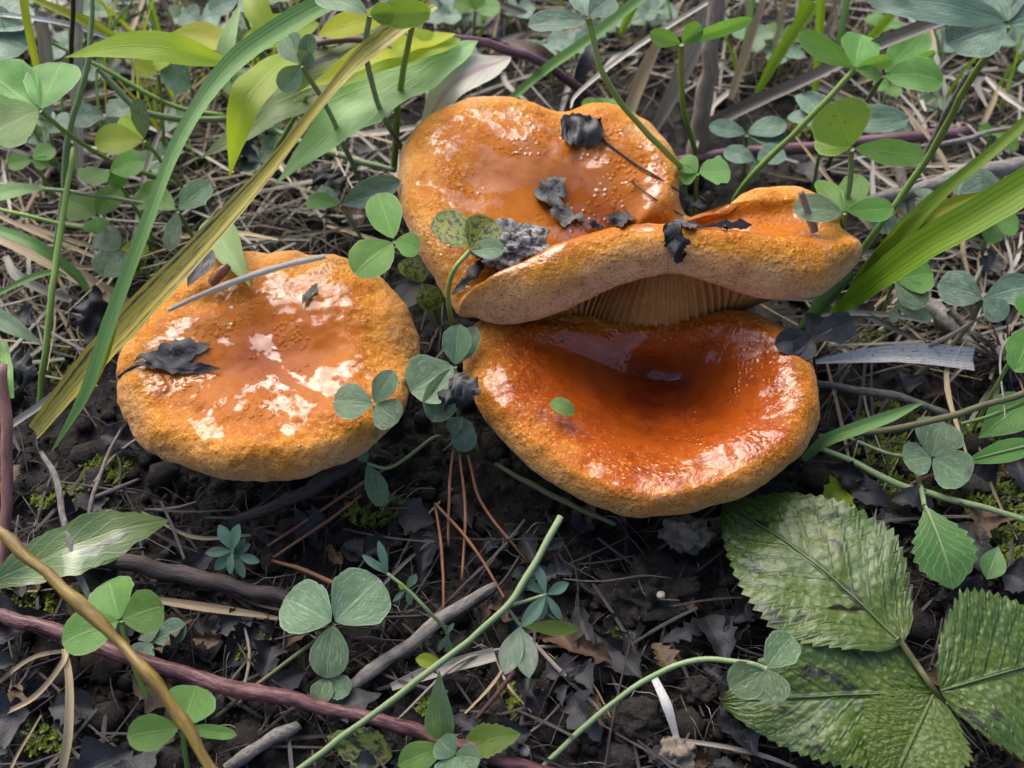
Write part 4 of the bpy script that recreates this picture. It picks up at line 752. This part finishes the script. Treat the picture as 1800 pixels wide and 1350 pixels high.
st('thin green stalk above the pale leaf by the moss', [(1690,745,1.4),(1750,728,2.0),(1820,700,2.4)], [6,8,8], 'stem_g')
st('pale grey stick poking out from the rim of the bowl-shaped mushroom', [(1425,672,0.8),(1500,685,0.9),(1580,698,0.9),(1665,728,0.7)], [11,14,15,13], 'twig_g', 'stick', 'stick', rough=0.15)
st('silver twig leaning beside the tallest clover stalk', [(1625,280,5.0),(1655,215,6.4),(1700,130,8.6)], [8,11,10], 'twig_g', 'twig', 'twig', rough=0.2)
st('grey weathered stick lying behind the scorched lime blades', [(1500,362,1.4),(1600,340,1.6),(1700,305,1.8),(1830,285,1.8)], [20,24,26,26], 'twig_g', 'stick', 'stick', rough=0.2, sides=10)
st('grey weathered stick standing behind the lime blades', [(1575,262,2.2),(1590,330,1.6),(1615,430,0.6)], [16,17,15], 'twig_g', 'stick', 'stick', rough=0.2, sides=10)
st('thin silver twig arching behind the lime blades', [(1610,258,2.2),(1680,250,2.4),(1740,232,2.6),(1810,222,2.6)], [7,9,8,7], 'twig_g', 'twig', 'twig', rough=0.2)
st('dull purple stem lying behind the black-dashed clover', [(1180,285,0.7),(1280,270,0.8),(1400,262,0.9),(1560,245,1.0),(1700,232,1.0)], [16,20,22,22,20], 'stem_pur', 'stem', 'stem', sides=9)
st('broken grey wood splinter lying by the flat clover', [(1600,515,1.0),(1660,560,1.0),(1720,620,0.8)], [30,34,20], 'twig_g', 'wood splinter', 'wood splinter', rough=0.3, sides=9)
bpy.data.objects['wood splinter'].name = 'wood_splinter'
st('pale round stick under the flat clover', [(1668,545,1.4),(1700,575,1.2),(1725,600,1.0)], [14,15,14], 'twig_g', 'stick', 'stick')
st('dry straw-like twig behind the flat white straw', [(1610,618,1.0),(1670,590,1.8),(1735,550,2.4)], [10,9,6], 'twig', 'twig', 'twig')
st('thin dark twig crossing the open soil', [(925,1115,0.5),(985,1180,0.6),(1050,1245,0.4),(1085,1295,0.2)], [7,8,8,5], 'twig', 'twig', 'twig')
st('reddish thin stem under the pale split leaf', [(905,1180,1.0),(870,1225,0.7),(830,1270,0.4)], [9,9,8], 'cane_red', 'stem', 'stem')
st('pale hair-thin root over the dark soil hollow', [(990,1018,0.9),(1060,1022,1.0),(1130,1012,1.2),(1178,1016,1.2)], [3,4,4,2], 'twig_g', 'root', 'root')
st('forked pale root hanging in the dark soil hollow', [(1122,1020,1.2),(1140,1050,0.9),(1195,1055,0.9)], [3,3,2], 'twig_g', 'root', 'root')
st('thin green stem lying under the rim of the bowl-shaped mushroom', [(870,815,1.0),(930,850,0.9),(1010,890,0.8),(1082,922,0.7)], [8,10,10,8], 'stem_b')
for i, p in enumerate([[(765,888,1.0),(776,970,0.8),(780,1075,0.5)], [(764,884,1.1),(830,960,0.9),(895,1064,0.5)], [(797,790,1.6),(790,860,1.2),(788,960,0.6)], [(808,800,1.4),(818,900,1.0),(812,1020,0.5)], [(822,800,1.0),(850,890,0.7),(930,990,0.4)], [(635,870,0.8),(570,920,0.7),(480,980,0.5)], [(690,815,0.9),(590,880,0.7),(470,960,0.5)]]):
    st('reddish pine needle fallen on the dark litter', p, [5, 6, 5], 'needle', 'pine_needle', 'pine needle', 'pine needles on the dark litter')
# ------------------------------------------------------------------ litter lying on the caps
def on_cap(q):
    d = (q - CAMP).normalized(); best = None
    for b_ in CAPS:
        h_ = b_.ray_cast(CAMP, d)
        if h_[0] is not None and (best is None or h_[3] < best[2]): best = (h_[0], h_[1] if h_[1].dot(d) < 0 else -h_[1], h_[3])
    return best
def drape(o, up=0.0016, lo=0.0003):
    L = o.location; sd = rng.random() * 50; miss, dist = [], []
    for v in o.data.vertices:
        q = v.co + L; h_ = on_cap(q)
        if h_ and (h_[0] - q).length < 0.02:
            dist.append(h_[2]); v.co = h_[0] + h_[1] * (lo + up * max(0.0, 0.45 + 1.1 * mn.noise(q * 230 + Vector((sd, 0, 0))))) - L
        else: miss.append(v)
    if dist:
        md = sum(dist) / len(dist)
        for v in miss: v.co = CAMP + (v.co + L - CAMP).normalized() * (md + 0.001) - L
    o.data.update(); return o
def lay(pts, off): 
    out = []
    for q in PW(pts):
        h_ = on_cap(q); out.append(h_[0] + h_[1] * off if h_ and (h_[0] - q).length < 0.02 else q)
    return out
def crumple(label, base, tip, w, mat='dead', shape='spat', name='dead_leaf', cat='dead leaf', group=None, curl=0.9, ruck=0.10, parts=None, **kw):
    b = W(*base); dr = kw.pop('dr', 0); o = leaf(name, b, W(*tip), w, M[mat], None, None, shape, n=kw.pop('n', (0.2, -0.5, 1)), fold=kw.pop('fold', 0.35), arch=kw.pop('arch', 0.08), wav=0.16, ruck=ruck, nt_=30, ns=15, edgecurl=-curl, rag=0.75, **kw)
    if dr: drape(o, dr)
    return tag(o, label, cat, group)
crumple('grey-black torn leaf lying on the lone mushroom, upper piece', (240,640,4.15), (372,612,4.3), 40, 'dead_grey', curl=0.3, arch=0.04, dr=0.0018)
crumple('narrow wet black leaf strip lying on the lone mushroom', (232,645,4.15), (392,655,4.1), 22, 'dead', curl=0.4, arch=0.03, dr=0.0018)
st('thin black stalk of the torn leaf hooked over the lone cap', [(210,664,3.95),(232,648,4.25),(262,640,4.2)], [4,7,8], 'black_st', 'leaf_stalk', 'leaf stalk')
crumple('tiny grey husk lying on the lone mushroom', (532,542,4.1), (560,502,4.35), 10, 'dead_grey', curl=0.2, name='husk', cat='husk', dr=0.0018)
crumple('curled glossy black leaf near the back rim of the folded mushroom', (984,216,5.0), (1062,246,4.9), 62, 'dead', 'ovate', curl=1.5, arch=0.15, dr=0.0042)
st('thin dark stalk trailing from the curled black leaf down the folded cap', [(1056,244,5.0),(1110,285,5.0),(1150,310,4.8),(1196,338,4.2)], [5,4,4,4], 'black_st', 'leaf_stalk', 'leaf stalk')
st('hair-thin dark stalk lying below the trailing one on the folded cap', [(1112,320,4.7),(1150,350,4.5),(1200,382,3.9)], [3,3,3], 'black_st', 'leaf_stalk', 'leaf stalk')
crumple('torn grey-black leaf in the middle of the folded cap', (948,362,4.6), (992,318,5.0), 60, 'dead_grey', 'ovate', curl=0.5, ruck=0.14, dr=0.0018)
crumple('ragged grey-black leaf lobe below the torn leaf on the folded cap', (962,378,4.5), (1028,388,4.5), 34, 'dead_grey', 'ovate', curl=0.5, dr=0.0018)
crumple('small black scrap in the groove of the folded cap', (1062,390,4.8), (1120,384,4.9), 24, 'dead', curl=0.6, name='leaf_scrap', cat='leaf scrap', dr=0.0018)
crumple('tiny black scrap beside the groove scrap on the folded cap', (1022,398,4.9), (1060,402,5.0), 14, 'dead', curl=0.6, name='leaf_scrap', cat='leaf scrap', dr=0.0018)
crumple('black curled leaf hanging over the front lip of the folded cap', (1178,400,6.5), (1200,458,6.1), 42, 'dead', 'ovate', curl=1.2, n=(0.3,-1,0.5), dr=0.0042)
crumple('dark rolled scrap on the crest above the hanging black leaf', (1180,395,6.5), (1236,398,6.4), 18, 'dead_grey', curl=1.4, name='leaf_scrap', cat='leaf scrap', dr=0.0018)
crumple('black bark shred lying behind the crest of the folded cap', (1232,402,6.15), (1322,396,6.0), 18, 'dead', curl=1.0, name='bark_shred', cat='bark shred', dr=0.0018)
st('brown twig stub stuck in the back lobe of the folded cap', [(1432,408,4.9),(1418,372,5.4),(1406,338,6.0)], [15,13,11], 'twig', 'twig_stub', 'twig', rough=0.3)
lump('debris_lump', W(902,432,5.2), 0.0085, M['lump'], sq=(1.2, 0.8, 0.55), amp=0.55, fr=2.6, nu=60, nv=90)
tag(bpy.data.objects['debris_lump'], 'mouldy grey lump of debris wedged in the groove of the folded cap', 'debris')
crumple('dark wet leaf lining the groove below the mouldy lump', (858,452,5.0), (800,520,4.6), 26, 'dead', curl=0.3, dr=0.0018)
wl = empty('wilted_clover', W(1430,610,3.2)); wo = Vector(wl.location)
for t, w_ in (((1362,606,3.8), 48), ((1398,628,3.6), 44), ((1500,566,3.4), 54), ((1440,552,3.8), 50)):
    leaf('leaflet', W(1428,594,3.8), W(*t), w_, M['dead'], wl, wo, 'clover', (0.1,-0.6,1), 0.3, 0.04, 0.12, ruck=0.05, nt_=18, ns=11)
tube('stem', [W(1428,594,3.8), W(1432,640,2.2), W(1435,670,0.6)], 5, M['black_st'], wl, wo)
tag(wl, 'wilted black clover draped on the rim of the bowl-shaped mushroom', 'dead leaf')
crumple('crumpled grey-black leaf caught in the rounded clover', (790,668,4.0), (846,690,4.1), 46, 'dead_grey', 'ovate', curl=1.0, ruck=0.16)
crumple('blackened curled leaf below the crumpled grey one in the clover', (768,690,3.9), (832,706,3.7), 34, 'dead', 'ovate', curl=1.2, ruck=0.14)
crumple('wilted purple-black leaf below the folded dark clover', (560,290,2.8), (598,345,2.2), 56, 'dead', 'ovate', curl=0.8)
crumple('black limp leaf beside the green stalk rooted in moss', (168,500,2.2), (158,640,0.6), 44, 'dead', 'lance', curl=0.8)
crumple('black shrivelled leaf heap at the edge by the green stalk', (0,640,1.2), (66,660,1.0), 66, 'dead', 'ovate', curl=0.9)
crumple('black upright curled leaf behind the folded cap', (1200,372,3.2), (1195,325,3.8), 34, 'dead_grey', 'ovate', curl=1.2)
crumple('black pod-like curled leaf between the lobes of the folded cap', (1235,380,3.4), (1250,335,4.2), 30, 'dead', 'ovate', curl=1.6)
st('orange-brown broken stalk behind the lone mushroom', [(372,500,4.2),(388,478,4.5),(398,468,4.6)], [16,20,14], 'needle', 'stalk_end', 'stalk', rough=0.3)
GL = 'blackened dead leaves on the soil'
for i, (x0, y0, x1, y1, w, m_, lab) in enumerate([
    (700,905,765,918,62,'dead','round black dead leaf in the shade between the two mushrooms'),
    (748,935,742,1005,52,'dead','black dead leaf below the round one in the shade'),
    (1012,1065,1050,1160,40,'dead','slate-grey narrow dead leaf beside the pale split leaf'),
    (965,1090,1015,1150,52,'dead_brown','dull brown dead leaf under the slate-grey narrow one'),
    (1062,1130,1130,1195,60,'dead','pair of dark dead leaf lobes near the bright moss tuft'),
    (1240,1080,1280,1165,58,'dead','dark dead leaf beside the wrinkled bramble leaf'),
    (918,940,950,1000,40,'dead','dim oval dead leaf behind the cut green stalk'),
    (1675,920,1730,1010,66,'dead','hairy black dead leaf next to the glossy toothed leaf'),
    (1665,1060,1780,1090,90,'dead','hairy black fan-shaped leaf above the bramble shoot'),
    (1480,840,1565,890,50,'dead','black rolled leaf touching the bramble leaf'),
    (1560,890,1545,945,26,'dead','narrow purple-black leaf below the black rolled one'),
    (1700,830,1750,860,62,'dead','dusky curled leaf beside the grey moss clover'),
    (1760,1010,1830,1040,60,'dead','black leaf scrap above the hairy fan-shaped leaf'),
    (1280,1230,1330,1330,70,'dead','large hairy black leaf under the edge of the bramble'),
    (1415,285,1440,330,44,'dead_grey','grey curled leaf behind the back lobe of the folded cap'),
    (560,1110,600,1150,50,'dead','black leaf scrap under the smudged clover'),
    (530,1090,500,1140,44,'dead_brown','reddish brown leaf scrap beside the smudged clover'),
    (960,95,880,60,30,'dead_brown','dry brown lance leaf beside the purple stem'),
    (1480,860,1440,900,60,'cl_yell','yellowed leaf behind the black rolled leaf'),
    (600,960,660,985,40,'dead','small wet black leaf beside the thin yellowing stalk'),
    (800,870,830,930,36,'dead','slim dark leaf standing behind the pine needles'),
    (455,1215,540,1180,44,'dead','dark flat leaf lying behind the dark red cane'),
    (1190,1040,1225,1080,30,'dead_brown','small brown leaf flake in the soil hollow'),
    (205,1315,150,1335,40,'dead_brown','rusty brown leaf flake below the red cane')]):
    b, t = G(x0, y0, 0.35), G(x1, y1, 0.5); 
    tag(leaf('dead_leaf', b, t, w, M[m_], None, None, 'ovate' if i % 2 else 'lance', (rng.uniform(-.3,.3), -0.4, 1), 0.3, 0.05, 0.10, 0.0, 5, 20, 11, ruck=0.05, rag=0.5, edgecurl=rng.uniform(0.1, 0.6)), lab, 'dead leaf')
# torn brown hollow of the bramble leaf
tag(lump('clod', W(1208,940,0.7), 0.0062, M['clod'], sq=(1, 0.8, 0.7), amp=0.7, fr=2.5, nu=26, nv=36), 'pale crusty clod under the front rim of the bowl-shaped mushroom', 'clod')
tag(lump('clod', W(1150,1050,0.2), 0.011, M['crumb'], sq=(1.1, 0.8, 0.7), amp=0.8, fr=2.4, nu=36, nv=50), 'large dark clod with pale roots in the soil hollow', 'clod')
tag(lump('clod', W(1185,1325,0.3), 0.0045, M['clod'], sq=(1.1, 0.9, 0.7), amp=0.7, fr=2.5, nu=24, nv=34), 'grey-brown crumbly clod near the snaking straw', 'clod')
tag(lump('clod', W(1115,1270,0.3), 0.006, M['crumb'], sq=(1.1, 0.9, 0.7), amp=0.6, fr=2.5, nu=24, nv=34), 'dark brown clod beside the bent pale straw', 'clod')
tag(lump('clod', W(1230,1215,0.3), 0.0038, M['crumb'], sq=(1.1, 0.9, 0.7), amp=0.5, fr=2.5, nu=24, nv=34), 'round brown clod beside the curved stalk', 'clod')
tag(lump('pebble', W(1162,1046,1.2), 0.0011, M['pebble'], amp=0.2), 'tiny pale seed-like pebble on the large dark clod', 'pebble')
tag(lump('pebble', W(922,1320,0.6), 0.0013, M['pebble'], amp=0.3), 'tiny cream pebble at the end of the red cane', 'pebble')
tag(lump('wood_chip', W(100,190,1.0), 0.004, M['clod'], sq=(1.5, 0.6, 0.5), amp=0.5), 'small brown wood chip among the wiry stalks', 'wood chip')
# bristly seed head
sh = empty('seed_head', W(1770,640,0.8)); so = Vector(sh.location)
lump('head', so, 0.006, M['twig_d'], sh, so, sq=(1.2, 1, 0.8), amp=0.4)
for k in range(70):
    a = rng.uniform(0, 2 * math.pi); e = rng.uniform(-0.3, 1.0); d = Vector((math.cos(a) * math.cos(e) - 0.5, math.sin(a) * math.cos(e), math.sin(e))).normalized()
    p0 = so + d * 0.003; p1 = so + d * rng.uniform(0.009, 0.017) + Vector((0, 0, rng.uniform(-0.002, 0.002)))
    tube('bristle', [p0, (p0 + p1) / 2 + Vector((0, 0, 0.0008)), p1], [7, 4, 1], M['black_st'] if k % 3 else M['cane_red'], sh, so, 4, 6)
tag(sh, 'dark bristly dried seed head at the end of the flat white straw', 'seed head')

# ------------------------------------------------------------------ background fillers (individual, look-alikes)
def occupied(px, py):    # keep fillers off the caps
    return (200 < px < 740 and 430 < py < 850) or (690 < px < 1520 and 165 < py < 580) or (800 < px < 1450 and 540 < py < 920)
def rand_px(y0, y1, x0=-60, x1=1860):
    while True:
        px, py = rng.uniform(x0, x1), rng.uniform(y0, y1)
        if not occupied(px, py): return px, py
def filler_leaf(n, y0, y1, mats, lab, group, lo, hi, x0=-60, x1=1860):
    for k in range(n):
        px, py = rand_px(y0, y1, x0, x1); p = G(px, py, rng.uniform(0.1, 0.6)); a = rng.uniform(0, 6.28); ln = rng.uniform(lo, hi)
        t = p + Vector((math.cos(a) * ln, math.sin(a) * ln, rng.uniform(-0.001, 0.003)))
        tag(leaf('dead_leaf', p, t, ln / pxm(p) * rng.uniform(0.4, 0.75), M[rng.choice(mats)], None, None, rng.choice(['ovate', 'lance', 'clover']), (rng.uniform(-.5,.5), rng.uniform(-.6,.2), 1), 0.3, 0.06, 0.14, 0.0, 5, 16, 9, ruck=0.06, rag=0.9, edgecurl=rng.uniform(0, 0.9)), lab, 'dead leaf', group)
filler_leaf(160, 760, 1400, ['dead', 'dead', 'dead', 'dead_brown'], 'small blackened leaf flake pressed into the dark soil in front of the mushrooms', 'leaf flakes in the dark soil', 0.005, 0.015)
filler_leaf(90, -100, 760, ['dead', 'dead', 'dead_brown', 'dead_grey'], 'small dead leaf flake in the dry litter behind the mushrooms', 'leaf flakes in the dry litter', 0.005, 0.014)
def filler_straw(n, y0, y1, mats, lab, group, lo, hi, w0, w1, x0=-60, x1=1860, up=0.5, name='straw'):
    for k in range(n):
        px, py = rand_px(y0, y1, x0, x1); p = G(px, py, rng.uniform(0.2, 0.7)); a = rng.uniform(0, 6.28); ln = rng.uniform(lo, hi)
        d = Vector((math.cos(a), math.sin(a), 0)); q = p + d * ln + Vector((0, 0, rng.uniform(0, up) * ln)); m_ = (p + q) / 2 + Vector((d.y, -d.x, 0.4)) * ln * rng.uniform(-0.12, 0.12)
        if q.z < gz(q.x, q.y): q.z = gz(q.x, q.y) + 0.002
        w = rng.uniform(w0, w1)
        tag(blade(name, [p, m_, q], [w * 0.6, w, w * 0.4], M[rng.choice(mats)], roll=rng.uniform(-0.6, 0.6), fold=rng.uniform(0.1, 0.5)), lab, 'straw', group)
filler_straw(105, -110, 620, ['g_grey'], 'bleached grey grass straw lying in the tangled litter behind the mushrooms', 'grey straws in the tangled litter', 0.02, 0.08, 3, 13)
filler_straw(85, -110, 620, ['g_tan'], 'tan dry grass straw lying in the tangled litter behind the mushrooms', 'tan straws in the tangled litter', 0.02, 0.08, 3, 12)
filler_straw(45, -110, 620, ['g_dkgrey'], 'dark weathered grass straw lying in the tangled litter behind the mushrooms', 'dark straws in the tangled litter', 0.02, 0.07, 4, 14)
filler_straw(45, 600, 1400, ['g_dark', 'g_dark', 'g_dkgrey', 'g_tan'], 'short dull straw lying on the dark soil around the canes', 'short straws on the dark soil', 0.012, 0.035, 3, 8, up=0.1)
def filler_twig(n, y0, y1, lab, group, w0, w1, lo, hi, mats):
    for k in range(n):
        px, py = rand_px(y0, y1); p = G(px, py, 0.35); a = rng.uniform(0, 6.28); ln = rng.uniform(lo, hi); d = Vector((math.cos(a), math.sin(a), rng.uniform(0, 0.12)))
        q = p + d * ln; m_ = (p + q) / 2 + Vector((d.y, -d.x, 0.2)) * ln * rng.uniform(-0.15, 0.15); w = rng.uniform(w0, w1)
        tag(tube('twig', [p, m_, q], [w, w, w * 0.7], M[rng.choice(mats)], rough=0.2, sides=6), lab, 'twig', group)
filler_twig(60, 720, 1400, 'thin dark twig lying on the soil in front of the mushrooms', 'thin dark twigs in front', 2.5, 7, 0.012, 0.05, ['twig_d', 'twig_d', 'black_st', 'twig'])
filler_twig(60, -110, 720, 'thin grey twig lying in the litter behind the mushrooms', 'thin grey twigs behind', 3, 9, 0.015, 0.06, ['twig', 'twig_g', 'twig_d', 'twig_d'])
# upright grass at the back
def filler_grass(n, x0, x1, y0, y1, mats, lab, group, h0, h1, w0, w1):
    for k in range(n):
        px, py = rng.uniform(x0, x1), rng.uniform(y0, y1)
        if occupied(px, py): continue
        p = G(px, py); hh = rng.uniform(h0, h1); lx, ly = rng.uniform(-0.6, 0.6) * hh, rng.uniform(-0.2, 0.6) * hh; w = rng.uniform(w0, w1)
        tag(blade('wild_grass', [p, p + Vector((lx * 0.3, ly * 0.3, hh * 0.55)), p + Vector((lx, ly, hh))], [w * 0.7, w, w * 0.8, 1], M[rng.choice(mats)], roll=rng.uniform(-1, 1), fold=0.3), lab, 'grass', group, 'thing')
filler_grass(85, -60, 560, -60, 330, ['g_green', 'g_green', 'g_lime', 'g_yell', 'g_tan'], 'slender upright grass blade growing among the clovers behind the lone mushroom', 'slender blades among the clovers', 0.03, 0.075, 3, 8)
filler_grass(75, 1240, 1860, -80, 260, ['g_green', 'g_lime', 'g_tan', 'g_tan', 'g_grey'], 'slender upright grass blade growing in the straw behind the folded mushroom', 'slender blades in the straw', 0.025, 0.06, 3, 8)
filler_grass(34, 700, 1240, -90, 110, ['g_green', 'g_lime', 'g_tan', 'g_tan'], 'slender upright grass blade growing around the purple stem', 'slender blades round the purple stem', 0.02, 0.05, 4, 9)
def filler_clover(n, x0, x1, y0, y1, lab, group, h0, h1, mats, s0=0.006, s1=0.010):
    k = 0
    while k < n:
        px, py = rng.uniform(x0, x1), rng.uniform(y0, y1)
        if occupied(px, py): continue
        k += 1; p = G(px, py); hh = rng.uniform(h0, h1); c = p + Vector((rng.uniform(-.004,.004), rng.uniform(-.004,.004), hh)); r = empty('clover', p); a0 = rng.uniform(0, 6.28); mat = M[rng.choice(mats)]; s = rng.uniform(s0, s1)
        for j in range(3):
            a = a0 + j * 2.09 + rng.uniform(-.2,.2); t = c + Vector((math.cos(a) * s, math.sin(a) * s, rng.uniform(-.1,.35) * s))
            leaf('leaflet', c, t, s / pxm(c) * 0.85, mat, r, p, 'clover', (rng.uniform(-.3,.3), rng.uniform(-.4,.1), 1), 0.2, 0.04, 0.06, nt_=10, ns=7)
        tube('stem', [c, (c + p) / 2 + Vector((0.001, 0.001, 0)), p], 5, M['stem_p'], r, p, 5, 6)
        tag(r, lab, 'clover', group)
filler_clover(40, -60, 700, -80, 330, 'small low clover in the thicket behind the lone mushroom', 'clovers in the thicket', 0.006, 0.03, ['cl_teal', 'cl_green', 'cl_grey'])
filler_clover(26, 760, 1240, -90, 150, 'small low clover in the shade behind the folded mushroom', 'clovers in the shade at the back', 0.005, 0.02, ['cl_teal', 'cl_teal', 'cl_grey'])
filler_clover(26, 1240, 1860, -60, 480, 'small low clover in the straw beside the lime blades', 'clovers in the straw', 0.005, 0.02, ['cl_teal', 'cl_green', 'cl_grey'])

# ------------------------------------------------------------------ moss, fibres (uncountable)
items = []
def moss_patch(px, py, rx, ry, n, h):
    for k in range(n):
        a, r = rng.uniform(0, 6.28), math.sqrt(rng.random()); x, y = px + math.cos(a) * r * rx, py + math.sin(a) * r * ry
        p = G(x, y); hh = h * rng.uniform(0.5, 1.2); up = Vector((rng.uniform(-.6,.6), rng.uniform(-.6,.4), 1)).normalized() * hh
        for j in range(9):
            b = p + up * (j / 9); a2 = j * 2.4 + rng.random(); d = Vector((math.cos(a2), math.sin(a2), 0.7)) * 0.0012 * rng.uniform(0.7, 1.3); s = Vector((-d.y, d.x, 0)) * 0.22
            items.append(([b - s, b + d * 0.5 - s * 1.2 + Vector((0, 0, 0.0001)), b + d, b + d * 0.5 + s * 1.2, b + s], [(0, 1, 2, 3, 4)]))
for a in [(1560,800,60,26,60,.004),(1560,740,60,26,60,.004),(1600,870,70,30,70,.004),(1750,900,60,60,130,.005),(1780,950,30,60,70,.005),(1690,770,60,20,50,.004),(1520,610,40,20,40,.004),(95,640,40,36,50,.003),
          (190,830,50,24,70,.003),(120,880,60,24,60,.003),(60,1070,40,30,50,.003),(455,1150,40,24,30,.004),(1080,1130,20,14,22,.004),(750,1245,20,16,18,.004),(660,900,60,30,50,.003),(250,460,60,30,40,.003),
          (1480,890,40,20,30,.004),(1790,830,30,30,50,.004),(985,1185,16,16,14,.003),(80,1300,40,30,30,.003),(1380,230,60,20,40,.003),(1790,1000,16,24,40,.007),(900,1240,40,30,20,.003),(330,610,10,10,4,.003)]:
    moss_patch(*a)
merged('moss', items, M['moss'])
def fibres(name, n, y0, y1, mat, r0, r1, lo, hi, lift=0.004):
    it = []
    for k in range(n):
        px, py = rand_px(y0, y1); p = G(px, py, 0.15); a = rng.uniform(0, 6.28); ln = rng.uniform(lo, hi); d = Vector((math.cos(a), math.sin(a), 0)); s = Vector((-d.y, d.x, 0)); r = rng.uniform(r0, r1); bend = rng.uniform(-0.4, 0.4); V = []
        for i in range(6):
            t = i / 5; q = p + d * ln * t + s * ln * bend * t * (1 - t) + Vector((0, 0, lift * math.sin(math.pi * t) * rng.uniform(0.3, 1)))
            for j in range(3): V.append(q + s * r * math.cos(j * 2.09) + Vector((0, 0, r * math.sin(j * 2.09))))
        it.append((V, grid_faces(6, 3, True)))
    merged(name, it, mat)
fibres('fine_dry_fibres', 2600, -100, 640, M['g_plain'] if 'g_plain' in M else M['clod'], 0.00012, 0.0004, 0.008, 0.04, 0.006)
fibres('fine_dark_fibres', 450, 700, 1400, M['twig_d'], 0.0001, 0.0003, 0.005, 0.025)
fibres('fine_root_hairs', 160, 850, 1400, M['pebble'], 0.00006, 0.00012, 0.004, 0.015)

def loose_straws(name, n, y0, y1, mat, w0, w1, lo, hi):
    V, F, UV = [], [], []
    for k in range(n):
        px, py = rand_px(y0, y1); q = G(px, py, rng.uniform(0.15, 0.5)); a = rng.uniform(0, 6.28); ln = rng.uniform(lo, hi); d = Vector((math.cos(a), math.sin(a), rng.uniform(0, 0.25))); s = Vector((-d.y, d.x, rng.uniform(-0.5, 0.5))).normalized(); w = rng.uniform(w0, w1); bd = rng.uniform(-0.2, 0.2); b = len(V)
        for i in range(6):
            t = i / 5; c = q + d * ln * t + s * ln * bd * t * (1 - t); ww = w * (0.6 + 0.8 * t * (1 - t))
            V += [c - s * ww, c + Vector((0, 0, ww * 0.5)), c + s * ww]; UV += [(t, 0.0), (t, 0.5 + 3 * k), (t, 1.0 + 3 * k)]
        F += [tuple(x + b for x in f) for f in grid_faces(6, 3)]
    tag(mesh_obj(name, V, F, mat, None, UV), kind='stuff')
loose_straws('grey_straw_litter', 420, -110, 640, M['g_grey'], 0.0003, 0.0009, 0.012, 0.05)
loose_straws('tan_straw_litter', 260, -110, 640, M['g_tan'], 0.0003, 0.0008, 0.012, 0.05)
loose_straws('dark_straw_litter', 130, 600, 1400, M['g_dark'], 0.0003, 0.0007, 0.008, 0.03)
